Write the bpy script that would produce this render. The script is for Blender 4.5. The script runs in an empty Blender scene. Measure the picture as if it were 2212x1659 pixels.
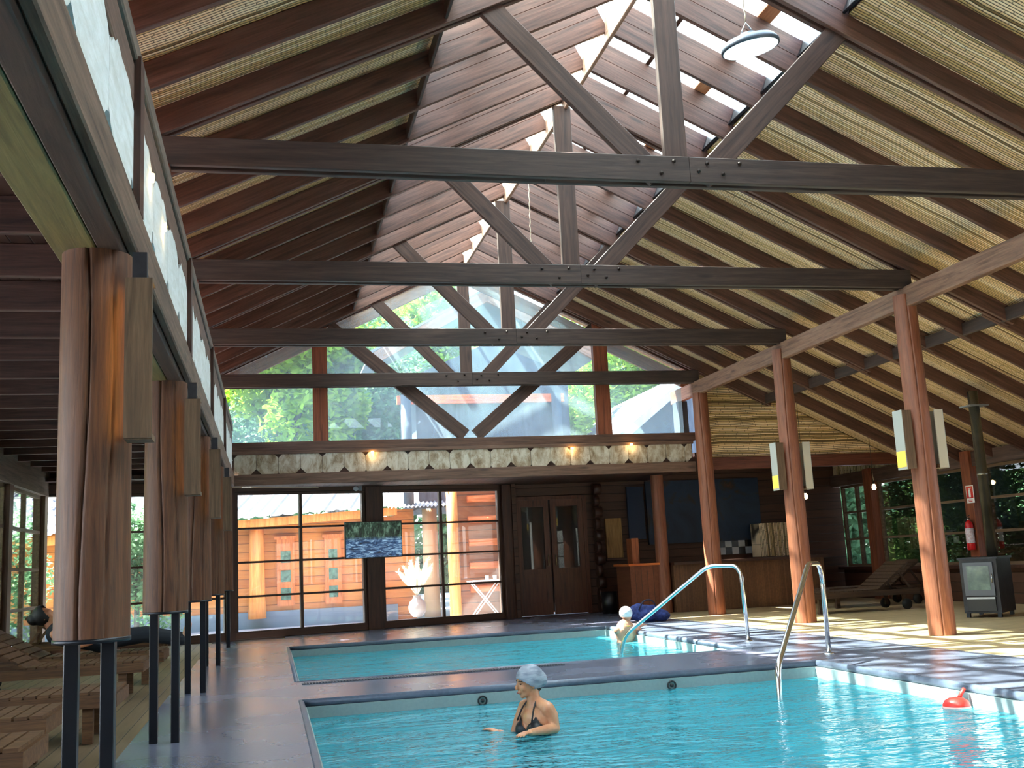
import bpy, bmesh, math, random
from mathutils import Vector, Matrix
random.seed(7)
S = bpy.context.scene
COL = S.collection
PI = math.pi

# ---------------------------------------------------------------- camera
CAM = Vector((0.0, 0.0, 1.1))
F_PX, YAW, PITCH, ROLL = 2266.4, 0.23224, 0.16736, -0.05068
fw = Vector((math.sin(YAW)*math.cos(PITCH), math.cos(YAW)*math.cos(PITCH), math.sin(PITCH)))
rt = Vector((math.cos(YAW), -math.sin(YAW), 0))
up = rt.cross(fw)
R_ = math.cos(ROLL)*rt + math.sin(ROLL)*up
U_ = -math.sin(ROLL)*rt + math.cos(ROLL)*up
cd = bpy.data.cameras.new('camera')
cam = bpy.data.objects.new('camera', cd)
COL.objects.link(cam)
cd.sensor_width = 36.0
cd.lens = 36.0*F_PX/2212.0
cd.clip_end = 300
cam.matrix_world = Matrix(((R_.x, U_.x, -fw.x, CAM.x), (R_.y, U_.y, -fw.y, CAM.y), (R_.z, U_.z, -fw.z, CAM.z), (0, 0, 0, 1)))
S.camera = cam

# ---------------------------------------------------------------- view, sky, sun
S.view_settings.view_transform = 'Standard'
S.view_settings.look = 'None'
S.view_settings.gamma = 1.0
S.view_settings.exposure = 0.45
S.view_settings.use_curve_mapping = False
S.cycles.use_denoising = True
S.cycles.max_bounces = 10
S.cycles.diffuse_bounces = 5
S.cycles.glossy_bounces = 4
S.cycles.transmission_bounces = 6
S.cycles.transparent_max_bounces = 24
S.cycles.sample_clamp_indirect = 6.0
S.cycles.caustics_reflective = False
S.cycles.caustics_refractive = False

SUN_DIR = Vector((0.60, -0.25, -1.0)).normalized()      # the way the light travels
W = bpy.data.worlds.new('world'); S.world = W; W.use_nodes = True
nt = W.node_tree; nt.nodes.clear()
wo = nt.nodes.new('ShaderNodeOutputWorld'); bg = nt.nodes.new('ShaderNodeBackground')
sky = nt.nodes.new('ShaderNodeTexSky'); sky.sky_type = 'NISHITA'; sky.sun_disc = False
sky.sun_elevation = math.asin(-SUN_DIR.z); sky.sun_rotation = math.atan2(-SUN_DIR.x, -SUN_DIR.y)
sky.air_density = 1.0; sky.dust_density = 2.5; sky.ozone_density = 1.0
bg.inputs['Strength'].default_value = 2.3
mxw = nt.nodes.new('ShaderNodeMix'); mxw.data_type = 'RGBA'; mxw.inputs[0].default_value = .45; mxw.inputs[7].default_value = (1.0, .96, .90, 1)
nt.links.new(sky.outputs[0], mxw.inputs[6]); nt.links.new(mxw.outputs[2], bg.inputs['Color']); nt.links.new(bg.outputs[0], wo.inputs['Surface'])
sd = bpy.data.lights.new('sun', 'SUN'); sd.energy = 62.0; sd.angle = 0.012; sd.color = (1.0, 0.95, 0.86)
sun = bpy.data.objects.new('sun', sd); COL.objects.link(sun)
sun.rotation_euler = SUN_DIR.to_track_quat('-Z', 'Y').to_euler()
sun.location = (-20, -10, 30)

# ---------------------------------------------------------------- helpers
def hexc(r, g, b):
    f = lambda c: (c/255/12.92) if c/255 <= .04045 else ((c/255+.055)/1.055)**2.4
    return (f(r), f(g), f(b), 1)

def newmat(name):
    m = bpy.data.materials.new(name); m.use_nodes = True
    n = m.node_tree.nodes; n.clear()
    o = n.new('ShaderNodeOutputMaterial'); p = n.new('ShaderNodeBsdfPrincipled')
    m.node_tree.links.new(p.outputs[0], o.inputs[0])
    return m, n, m.node_tree.links, p, o

def coords(n, l, scale=(1, 1, 1), rnd=True, kind='Object'):
    tc = n.new('ShaderNodeTexCoord'); mp = n.new('ShaderNodeMapping')
    l.new(tc.outputs[kind], mp.inputs['Vector'])
    mp.inputs['Scale'].default_value = scale
    if rnd:
        oi = n.new('ShaderNodeObjectInfo'); ml = n.new('ShaderNodeMath'); ml.operation = 'MULTIPLY'
        ml.inputs[1].default_value = 37.0
        l.new(oi.outputs['Random'], ml.inputs[0])
        cx = n.new('ShaderNodeCombineXYZ')
        for i in range(3): l.new(ml.outputs[0], cx.inputs[i])
        l.new(cx.outputs[0], mp.inputs['Location'])
    return mp.outputs[0]

def ramp(n, l, fac, stops):
    r = n.new('ShaderNodeValToRGB')
    e = r.color_ramp.elements
    while len(e) < len(stops): e.new(0.5)
    for i, (p, c) in enumerate(stops): e[i].position = p; e[i].color = c
    l.new(fac, r.inputs[0]); return r.outputs[0]

def noise(n, l, v, scale, detail=5, rough=.55, dist=0):
    t = n.new('ShaderNodeTexNoise'); t.inputs['Scale'].default_value = scale
    t.inputs['Detail'].default_value = detail; t.inputs['Roughness'].default_value = rough
    t.inputs['Distortion'].default_value = dist
    l.new(v, t.inputs['Vector']); return t.outputs['Fac']

def bump(n, l, h, p, strength=.3, dist=.01):
    b = n.new('ShaderNodeBump'); b.inputs['Strength'].default_value = strength
    b.inputs['Distance'].default_value = dist
    l.new(h, b.inputs['Height']); l.new(b.outputs[0], p.inputs['Normal']); return b

def mixc(n, l, fac, a, b, mode='MIX'):
    m = n.new('ShaderNodeMix'); m.data_type = 'RGBA'; m.blend_type = mode
    if hasattr(fac, 'links'): l.new(fac, m.inputs[0])
    else: m.inputs[0].default_value = fac
    for s, i in ((a, 6), (b, 7)):
        if hasattr(s, 'links'): l.new(s, m.inputs[i])
        else: m.inputs[i].default_value = s
    return m.outputs[2]

def wood(name, dark, mid, light, axis='X', rough=.6, sc=1.0, knots=True, bs=.35):
    m, n, l, p, o = newmat(name)
    st = {'X': (.35, 6, 6), 'Y': (6, .35, 6), 'Z': (6, 6, .35)}[axis]
    kt = {'X': (1.2, 5, 5), 'Y': (5, 1.2, 5), 'Z': (5, 5, 1.2)}[axis]
    v = coords(n, l, tuple(s*sc for s in st))
    f = noise(n, l, v, 4.0, 8, .65, .6)
    c = ramp(n, l, f, [(.28, dark), (.5, mid), (.75, light)])
    fine = noise(n, l, coords(n, l, tuple(s*sc*4 for s in st)), 5, 3)
    c = mixc(n, l, .35, c, ramp(n, l, fine, [(.35, dark), (.65, light)]), 'OVERLAY')
    if knots:
        vo = n.new('ShaderNodeTexVoronoi'); vo.inputs['Scale'].default_value = 1.0
        l.new(coords(n, l, tuple(s*.8 for s in kt)), vo.inputs['Vector'])
        k = ramp(n, l, vo.outputs['Distance'], [(0.04, (1, 1, 1, 1)), (.13, (0, 0, 0, 1))])
        c = mixc(n, l, k, c, dark)
    l.new(c, p.inputs['Base Color']); p.inputs['Roughness'].default_value = rough
    bump(n, l, f, p, bs, .006)
    return m

def plain(name, c, rough=.5, metal=0, em=None, es=0):
    m, n, l, p, o = newmat(name)
    p.inputs['Base Color'].default_value = c; p.inputs['Roughness'].default_value = rough
    p.inputs['Metallic'].default_value = metal
    if em: p.inputs['Emission Color'].default_value = em; p.inputs['Emission Strength'].default_value = es
    return m

def mottled(name, a, b, scale=6, rough=.6, metal=0, bs=.2, stretch=(1, 1, 1)):
    m, n, l, p, o = newmat(name)
    f = noise(n, l, coords(n, l, stretch), scale, 7, .6)
    l.new(ramp(n, l, f, [(.3, a), (.7, b)]), p.inputs['Base Color'])
    p.inputs['Roughness'].default_value = rough; p.inputs['Metallic'].default_value = metal
    bump(n, l, f, p, bs, .01)
    return m

class MB:
    """collects faces, builds one mesh"""
    def __init__(s): s.v = []; s.f = []; s.sm = []; s.mi = []; s.cur = 0
    def add(s, vs, fs, smooth=False):
        b = len(s.v); s.v += [tuple(v) for v in vs]
        for f in fs: s.f.append(tuple(i+b for i in f)); s.sm.append(smooth); s.mi.append(s.cur)
    def box(s, a, b, M=None):
        x0, y0, z0 = a; x1, y1, z1 = b
        vs = [Vector(v) for v in ((x0,y0,z0),(x1,y0,z0),(x1,y1,z0),(x0,y1,z0),(x0,y0,z1),(x1,y0,z1),(x1,y1,z1),(x0,y1,z1))]
        if M: vs = [M @ v for v in vs]
        s.add(vs, [(0,3,2,1),(4,5,6,7),(0,1,5,4),(1,2,6,5),(2,3,7,6),(3,0,4,7)]); return s
    def cbox(s, a, b, c=.006):
        """box with chamfered long (x) edges"""
        x0, y0, z0 = a; x1, y1, z1 = b
        pr = [(y0+c,z0),(y1-c,z0),(y1,z0+c),(y1,z1-c),(y1-c,z1),(y0+c,z1),(y0,z1-c),(y0,z0+c)]
        n = 8; vs = [(x0,y,z) for y,z in pr]+[(x1,y,z) for y,z in pr]
        fs = [(i,(i+1)%n,n+(i+1)%n,n+i) for i in range(n)]+[tuple(range(n-1,-1,-1)),tuple(range(n,2*n))]
        s.add(vs, fs); return s
    def prism(s, pts, lo, hi, axis='y'):
        """polygon pts (a,b) extruded along axis"""
        n = len(pts)
        mk = {'y': lambda a,b,t: (a,t,b), 'x': lambda a,b,t: (t,a,b), 'z': lambda a,b,t: (a,b,t)}[axis]
        vs = [mk(a,b,lo) for a,b in pts]+[mk(a,b,hi) for a,b in pts]
        s.add(vs, [tuple(range(n)), tuple(range(2*n-1,n-1,-1))]+[(i,n+i,n+(i+1)%n,(i+1)%n) for i in range(n)]); return s
    def lathe(s, prof, cx=0, cy=0, seg=24, M=None, smooth=True, cap=True):
        vs = []
        for r, z in prof:
            for i in range(seg):
                a = 2*PI*i/seg; v = Vector((cx+r*math.cos(a), cy+r*math.sin(a), z))
                vs.append(M @ v if M else v)
        fs = []
        for j in range(len(prof)-1):
            for i in range(seg):
                k = (i+1) % seg
                fs.append((j*seg+i, j*seg+k, (j+1)*seg+k, (j+1)*seg+i))
        s.add(vs, fs, smooth)
        if cap:
            b = len(s.v)-len(vs)
            s.f.append(tuple(b+i for i in range(seg-1,-1,-1))); s.sm.append(False); s.mi.append(s.cur)
            t = b+(len(prof)-1)*seg
            s.f.append(tuple(t+i for i in range(seg))); s.sm.append(False); s.mi.append(s.cur)
        return s
    def tube(s, pts, r, seg=12, radii=None):
        pts = [Vector(p) for p in pts]; vs = []; n = len(pts)
        prev = None
        for i, p in enumerate(pts):
            t = (pts[min(i+1,n-1)]-pts[max(i-1,0)]).normalized()
            if prev is None:
                a = Vector((0,0,1)) if abs(t.z) < .9 else Vector((1,0,0))
                u = t.cross(a).normalized()
            else: u = (prev - t*prev.dot(t)).normalized()
            prev = u; w = t.cross(u); rr = radii[i] if radii else r
            for k in range(seg):
                a = 2*PI*k/seg; vs.append(p+u*rr*math.cos(a)+w*rr*math.sin(a))
        fs = [(j*seg+i, j*seg+(i+1)%seg, (j+1)*seg+(i+1)%seg, (j+1)*seg+i) for j in range(n-1) for i in range(seg)]
        s.add(vs, fs, True)
        b = len(s.v)-len(vs)
        for base, rev in ((b, True), (b+(n-1)*seg, False)):
            idx = [base+i for i in range(seg)]
            s.f.append(tuple(reversed(idx)) if rev else tuple(idx)); s.sm.append(False); s.mi.append(s.cur)
        return s
    def ell(s, c, r, M=None, seg=20, rings=12):
        vs = []; c = Vector(c)
        for j in range(rings+1):
            th = PI*j/rings
            for i in range(seg):
                a = 2*PI*i/seg
                v = Vector((r[0]*math.sin(th)*math.cos(a), r[1]*math.sin(th)*math.sin(a), r[2]*math.cos(th)))
                if M: v = M @ v
                vs.append(c+v)
        fs = [(j*seg+i, (j+1)*seg+i, (j+1)*seg+(i+1)%seg, j*seg+(i+1)%seg) for j in range(rings) for i in range(seg)]
        s.add(vs, fs, True); return s
    def mesh(s, name, mats):
        me = bpy.data.meshes.new(name); me.from_pydata(s.v, [], s.f)
        for m in (mats if isinstance(mats, (list, tuple)) else [mats]): me.materials.append(m)
        me.polygons.foreach_set('use_smooth', s.sm)
        me.polygons.foreach_set('material_index', s.mi)
        me.update(); return me
    def build(s, name, mats, parent=None, loc=(0,0,0)):
        o = bpy.data.objects.new(name, s.mesh(name, mats)); COL.objects.link(o)
        o.location = loc
        if parent: put(o, parent)
        return o

def put(o, parent):
    """parent keeping the world place (parents are never rotated or scaled here)"""
    o.parent = parent
    q = parent; off = Vector((0,0,0))
    while q: off += q.location; q = q.parent
    o.location = Vector(o.location)-off

def tag(o, label=None, cat=None, group=None, kind=None):
    if label: o['label'] = label
    if cat: o['category'] = cat
    if group: o['group'] = group
    if kind: o['kind'] = kind
    return o

def empty(name, loc, label, cat, group=None):
    o = bpy.data.objects.new(name, None); COL.objects.link(o); o.location = loc
    o.empty_display_size = .1
    return tag(o, label, cat, group)

def struct(o): o['kind'] = 'structure'; return o

_bc = {}
def beam(name, a, b, w, h, mat, parent=None, upv=(0,0,1), c=.006):
    """timber from a to b (centre line), w sideways, h along up"""
    a, b = Vector(a), Vector(b); L = (b-a).length
    key = (round(L,3), w, h, mat.name, c)
    if key not in _bc:
        _bc[key] = MB().cbox((-L/2,-w/2,-h/2), (L/2,w/2,h/2), c).mesh(name, mat)
    o = bpy.data.objects.new(name, _bc[key]); COL.objects.link(o)
    x = (b-a).normalized(); y = Vector(upv).cross(x).normalized(); z = x.cross(y)
    M = Matrix((x,y,z)).transposed()
    o.rotation_euler = M.to_euler(); o.location = (a+b)/2
    if parent: put(o, parent)
    return o

def bp(px, py, **k):
    d = fw + R_*((px-1106)/F_PX) - U_*((py-829.5)/F_PX)
    (a, v), = k.items(); i = 'xyz'.index(a)
    return CAM + d*((v-CAM[i])/d[i])

# ---------------------------------------------------------------- materials
H = hexc
RAFTER = wood('stained rafter wood', H(54,34,30), H(102,70,60), H(134,98,84), 'X', .55)
TIE = wood('weathered brown beam wood', H(40,29,26), H(70,54,48), H(94,76,68), 'X', .6)
STRUTM = wood('brown strut wood', H(48,34,30), H(82,60,52), H(108,82,72), 'X', .58)
LOG_R = wood('orange brown log wood', H(112,66,46), H(142,90,64), H(168,114,86), 'Z', .5, 1.6, False)
LOG_L = wood('tan log wood', H(66,38,20), H(104,64,36), H(132,88,54), 'Z', .6, 2.2)
PLANKG = wood('greenish raw plank', H(84,72,42), H(122,108,66), H(146,132,86), 'X', .6)
DARKW = wood('dark brown joinery', H(40,24,18), H(74,44,32), H(100,64,46), 'X', .5)
DARKZ = wood('dark brown upright joinery', H(44,26,18), H(82,48,34), H(110,70,50), 'Z', .5)
BEDW = wood('sun bed slat wood', H(66,44,26), H(112,80,50), H(142,110,74), 'X', .6, 1.4)
EXTLOG = wood('orange log cladding', H(150,74,30), H(206,118,58), H(232,156,88), 'X', .6)
EXTPOST = wood('pale orange exterior log', H(176,104,44), H(224,150,76), H(240,182,112), 'Z', .6, .6)
BED_SHADE = wood('shade toned sun bed wood', H(40,28,20), H(74,52,36), H(98,74,52), 'X', .6, 1.4)  # bed wood darkened to carry the weaker light beside the bar
BOARDT = wood('lamp board wood', H(72,54,38), H(110,86,62), H(136,110,84), 'Z', .6, 1.5)

def cane_mat(name, axis):
    """canes run along object axis given; period 2.4 cm across"""
    m, n, l, p, o = newmat(name)
    tc = n.new('ShaderNodeTexCoord'); sp = n.new('ShaderNodeSeparateXYZ'); l.new(tc.outputs['Object'], sp.inputs[0])
    al, ac = {'x': ('X','Y'), 'y': ('Y','X'), 'z': ('Z','Y'), 'zx': ('Z','X'), 'xz': ('X','Z')}[axis]
    w = n.new('ShaderNodeTexNoise'); w.inputs['Scale'].default_value = .9; l.new(tc.outputs['Object'], w.inputs['Vector'])
    ma = n.new('ShaderNodeMath'); ma.operation = 'MULTIPLY_ADD'
    l.new(w.outputs['Fac'], ma.inputs[0]); ma.inputs[1].default_value = .10; l.new(sp.outputs[ac], ma.inputs[2])
    d = n.new('ShaderNodeMath'); d.operation = 'DIVIDE'; l.new(ma.outputs[0], d.inputs[0]); d.inputs[1].default_value = .032
    fr = n.new('ShaderNodeMath'); fr.operation = 'FRACT'; l.new(d.outputs[0], fr.inputs[0])
    fl = n.new('ShaderNodeMath'); fl.operation = 'FLOOR'; l.new(d.outputs[0], fl.inputs[0])
    # round profile
    a = n.new('ShaderNodeMath'); a.operation = 'MULTIPLY_ADD'; l.new(fr.outputs[0], a.inputs[0]); a.inputs[1].default_value = 2; a.inputs[2].default_value = -1
    b = n.new('ShaderNodeMath'); b.operation = 'MULTIPLY'; l.new(a.outputs[0], b.inputs[0]); l.new(a.outputs[0], b.inputs[1])
    h = n.new('ShaderNodeMath'); h.operation = 'SUBTRACT'; h.inputs[0].default_value = 1; l.new(b.outputs[0], h.inputs[1])
    hs = n.new('ShaderNodeMath'); hs.operation = 'POWER'; l.new(h.outputs[0], hs.inputs[0]); hs.inputs[1].default_value = .5
    # per-cane tint
    wn = n.new('ShaderNodeTexWhiteNoise'); wn.noise_dimensions = '1D'; l.new(fl.outputs[0], wn.inputs['W'])
    tint = ramp(n, l, wn.outputs[0], [(0.05, H(120,94,56)), (.12, H(206,174,114)), (.5, H(242,208,160)), (1, H(254,232,194))])
    # nodes along the cane
    q = n.new('ShaderNodeMath'); q.operation = 'MULTIPLY_ADD'; l.new(sp.outputs[al], q.inputs[0]); q.inputs[1].default_value = 4.0
    q2 = n.new('ShaderNodeMath'); q2.operation = 'MULTIPLY'; l.new(wn.outputs[0], q2.inputs[0]); q2.inputs[1].default_value = 9
    l.new(q2.outputs[0], q.inputs[2])
    qf = n.new('ShaderNodeMath'); qf.operation = 'FRACT'; l.new(q.outputs[0], qf.inputs[0])
    ring = ramp(n, l, qf.outputs[0], [(0.0, (0,0,0,1)), (.06, (1,1,1,1))])
    c = mixc(n, l, ring, H(84,62,34), tint)
    gap = ramp(n, l, fr.outputs[0], [(0.04, (0,0,0,1)), (.22, (1,1,1,1)), (.80, (1,1,1,1)), (.97, (0,0,0,1))])
    c = mixc(n, l, gap, H(46,32,18), c)
    l.new(c, p.inputs['Base Color']); p.inputs['Roughness'].default_value = .55
    bump(n, l, hs.outputs[0], p, .9, .012)
    return m
CANE = cane_mat('cane ceiling', 'x'); CANEV = cane_mat('upright canes', 'zx'); CANEVY = cane_mat('upright canes along the wall', 'z'); CANEH = cane_mat('level canes', 'xz')

def concrete(name, a, b, rough=.35):
    m, n, l, p, o = newmat(name)
    f = noise(n, l, coords(n, l, (1,1,1), False), .9, 3, .5)
    g = noise(n, l, coords(n, l, (1,1,1), False), 30, 3)
    c = mixc(n, l, .25, ramp(n, l, f, [(.3, a), (.7, b)]), ramp(n, l, g, [(.4, a), (.6, b)]))
    l.new(c, p.inputs['Base Color'])
    l.new(ramp(n, l, f, [(.25, (rough*.85,)*3+(1,)), (.75, (rough*1.2,)*3+(1,))]), p.inputs['Roughness'])
    bump(n, l, g, p, .12, .004)
    return m
DECK = concrete('wet blue grey concrete', H(82,86,102), H(108,113,132), .26)
COPE = concrete('dark blue coping paint', H(70,80,98), H(100,112,132), .4)
BAND = concrete('grey green pool band', H(128,148,150), H(150,168,168), .4)

def planks(name, a, b, axis='Y', width=.14, rough=.55, gap=H(20,16,12)):
    m, n, l, p, o = newmat(name)
    tc = n.new('ShaderNodeTexCoord'); sp = n.new('ShaderNodeSeparateXYZ'); l.new(tc.outputs['Object'], sp.inputs[0])
    ac = 'X' if axis == 'Y' else ('Y' if axis == 'X' else 'Z')
    d = n.new('ShaderNodeMath'); d.operation = 'DIVIDE'; l.new(sp.outputs[ac], d.inputs[0]); d.inputs[1].default_value = width
    fr = n.new('ShaderNodeMath'); fr.operation = 'FRACT'; l.new(d.outputs[0], fr.inputs[0])
    fl = n.new('ShaderNodeMath'); fl.operation = 'FLOOR'; l.new(d.outputs[0], fl.inputs[0])
    wn = n.new('ShaderNodeTexWhiteNoise'); wn.noise_dimensions = '1D'; l.new(fl.outputs[0], wn.inputs['W'])
    st = {'Y': (8,.6,8), 'X': (.6,8,8), 'Z': (.6,.6,8)}[axis]
    f = noise(n, l, coords(n, l, st, False), 3, 6)
    c = mixc(n, l, .5, ramp(n, l, wn.outputs[0], [(0,a),(1,b)]), ramp(n, l, f, [(.3,a),(.7,b)]))
    g = ramp(n, l, fr.outputs[0], [(0,(0,0,0,1)),(.05,(1,1,1,1)),(.95,(1,1,1,1)),(1,(0,0,0,1))])
    l.new(mixc(n, l, g, gap, c), p.inputs['Base Color']); p.inputs['Roughness'].default_value = rough
    bump(n, l, g, p, .5, .01)
    return m
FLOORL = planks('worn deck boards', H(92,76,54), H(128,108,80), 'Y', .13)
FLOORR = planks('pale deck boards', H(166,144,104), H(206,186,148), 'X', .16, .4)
WALLP = planks('dark wall boards', H(58,36,26), H(90,58,42), 'Z', .17)
WALLUP = planks('dark roof boarding', H(52,32,24), H(84,52,38), 'Y', .12)
EXTW = planks('orange log siding', H(176,94,36), H(216,138,62), 'Z', .2, .6, H(86,44,20))
EXTW2 = planks('brown log siding', H(130,70,36), H(176,104,58), 'Z', .26, .6, H(50,26,14))

def glass(name, tint=(.95,.97,.97,1), dirt_dapple=0.0, dcol=(.8,.85,.85,1), scale=3, refl=1.0):
    """thin pane: clear, fresnel-reflecting, with dust that scatters light; roof sheet blotches imitate leaf dapple"""
    m = bpy.data.materials.new(name); m.use_nodes = True; n = m.node_tree.nodes; l = m.node_tree.links; n.clear()
    o = n.new('ShaderNodeOutputMaterial'); tr = n.new('ShaderNodeBsdfTransparent'); tr.inputs[0].default_value = tint
    gl = n.new('ShaderNodeBsdfGlossy'); gl.inputs['Roughness'].default_value = .01
    fr = n.new('ShaderNodeFresnel'); fr.inputs[0].default_value = 1.45
    mu = n.new('ShaderNodeMath'); mu.operation = 'MULTIPLY'; mu.inputs[1].default_value = refl; l.new(fr.outputs[0], mu.inputs[0])
    mx = n.new('ShaderNodeMixShader'); l.new(mu.outputs[0], mx.inputs[0]); l.new(tr.outputs[0], mx.inputs[1]); l.new(gl.outputs[0], mx.inputs[2])
    out = mx.outputs[0]
    if dirt_dapple > 0:
        d = n.new('ShaderNodeBsdfTranslucent'); d.inputs[0].default_value = dcol
        d2 = n.new('ShaderNodeBsdfDiffuse'); d2.inputs[0].default_value = dcol
        a = n.new('ShaderNodeAddShader'); mm = n.new('ShaderNodeMixShader'); mm.inputs[0].default_value = .25
        l.new(d.outputs[0], mm.inputs[1]); l.new(d2.outputs[0], mm.inputs[2])
        f = noise(n, l, coords(n, l, (1,1,.4), False), scale, 8, .7)
        fac = ramp(n, l, f, [(.3, (dirt_dapple*.4,)*3+(1,)), (.7, (dirt_dapple*1.6,)*3+(1,))])
        m2 = n.new('ShaderNodeMixShader'); l.new(fac, m2.inputs[0]); l.new(out, m2.inputs[1]); l.new(mm.outputs[0], m2.inputs[2])
        out = m2.outputs[0]
    l.new(out, o.inputs[0]); return m
GLASS = glass('window glass', dirt_dapple=.04)
CLEAR = glass('clean window glass', refl=.6)
GLASSD = glass('dusty gable glass', (.9,.97,.98,1), .24, (.46,.62,.68,1), 1.2)
POLY = glass('clear corrugated roof sheet', (.74,.89,.87,1), .42, (.82,.97,.93,1), 5, .5)  # blotchy clouding in the sheet stands in for leaf dapple

def water_mat(name, tint, cloud):
    """still water seen from above: fresnel mirror over a tinted clear body"""
    m = bpy.data.materials.new(name); m.use_nodes = True; n = m.node_tree.nodes; l = m.node_tree.links; n.clear()
    o = n.new('ShaderNodeOutputMaterial'); tr = n.new('ShaderNodeBsdfTransparent'); tr.inputs[0].default_value = tint
    gl = n.new('ShaderNodeBsdfGlossy'); gl.inputs['Roughness'].default_value = .03
    fr = n.new('ShaderNodeFresnel'); fr.inputs[0].default_value = 1.33
    v = coords(n, l, (.7, 1.8, 1), False)
    f1 = noise(n, l, v, 1.5, 4, .55, 1.2); f2 = noise(n, l, v, 8, 2, .5, .6)
    ad = n.new('ShaderNodeMath'); ad.operation = 'MULTIPLY_ADD'; l.new(f2, ad.inputs[0]); ad.inputs[1].default_value = .22; l.new(f1, ad.inputs[2])
    b = n.new('ShaderNodeBump'); b.inputs['Strength'].default_value = .8; b.inputs['Distance'].default_value = .19
    l.new(ad.outputs[0], b.inputs['Height']); l.new(b.outputs[0], gl.inputs['Normal']); l.new(b.outputs[0], fr.inputs['Normal'])
    mx = n.new('ShaderNodeMixShader'); l.new(fr.outputs[0], mx.inputs[0]); l.new(tr.outputs[0], mx.inputs[1]); l.new(gl.outputs[0], mx.inputs[2])
    df = n.new('ShaderNodeBsdfDiffuse'); df.inputs[0].default_value = cloud
    tl = n.new('ShaderNodeBsdfTranslucent'); tl.inputs[0].default_value = cloud
    a = n.new('ShaderNodeMixShader'); a.inputs[0].default_value = .3; l.new(df.outputs[0], a.inputs[1]); l.new(tl.outputs[0], a.inputs[2])
    l.new(b.outputs[0], df.inputs['Normal'])
    body = n.new('ShaderNodeMixShader'); body.inputs[0].default_value = .58; l.new(tr.outputs[0], body.inputs[1]); l.new(a.outputs[0], body.inputs[2])
    l.new(body.outputs[0], mx.inputs[1])
    l.new(mx.outputs[0], o.inputs[0]); return m
WATER = water_mat('pool water', (.45,.88,.93,1), (.09,.56,.69,1))
def basin_mat():
    m, n, l, p, o = newmat('turquoise pool paint')
    v = coords(n, l, (1,1,1), False)
    f = noise(n, l, v, 1.6, 4, .5, 1.5)
    l.new(ramp(n, l, f, [(.3, H(90,196,214)), (.7, H(128,220,232))]), p.inputs['Base Color'])
    p.inputs['Roughness'].default_value = .6
    return m
BASIN = basin_mat()
STEEL = plain('polished steel', (.72,.74,.76,1), .16, 1)
BLACKM = plain('black painted steel', H(24,28,36), .35, .3)
BLACK = plain('black plastic', H(16,16,18), .4)
IRON = mottled('dark stove iron', H(28,28,32), H(52,52,58), 8, .5, .3)
WHITEP = plain('white plastic', H(226,228,230), .4)
RUBBER = plain('black rubber', H(18,18,18), .7)
# ================================================================ SETTING
YB, YG = -3.0, 17.95            # behind the camera / gable plane
XC, XL, XR, XW = 3.466, -0.77, 7.70, 12.0
ZR, M_ = 6.449, .478            # rafter underside: z = ZR - M_*|x-XC|
AL = math.atan(M_); CO, SI = math.cos(AL), math.sin(AL)
NP = {'x0': .25, 'x1': 5.2, 'y0': -1.0, 'y1': 9.65}
FP = {'x0': .25, 'x1': 5.29, 'y0': 11.27, 'y1': 16.6}
ZW = -.15
def gline(x): return 19.4+.25*x          # the glazed back wall runs slightly skew

# floors
fm = MB()
T = -.06
def slab(x0, x1, y0, y1, mb): mb.box((x0, y0, -.3), (x1, y1, 0))
slab(-.95, NP['x0'], YB, 18.9, fm)
slab(NP['x0'], 6.7, NP['y1'], FP['y0'], fm)
slab(NP['x1'], 6.7, YB, NP['y1'], fm)
slab(FP['x1'], 6.7, FP['y0'], FP['y1'], fm)
slab(NP['x0'], 6.7, FP['y1'], 20.9, fm)
slab(NP['x0'], NP['x1'], YB, NP['y0'], fm)
struct(fm.build('floor', DECK))
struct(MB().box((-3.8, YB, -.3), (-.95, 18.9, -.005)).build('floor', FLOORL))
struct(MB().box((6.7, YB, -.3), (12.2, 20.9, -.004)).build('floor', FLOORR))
struct(MB().box((-60, -40, -.9), (-3.8, 80, -.1)).box((12.2, -40, -.9), (60, 80, -.1)).box((-3.8, 20.95, -.9), (12.2, 80, -.1)).box((-3.8,18.9,-.9),(-.95,20.95,-.1)).build('ground', mottled('courtyard paving', H(120,128,140), H(160,166,174), 2, .7)))

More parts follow.
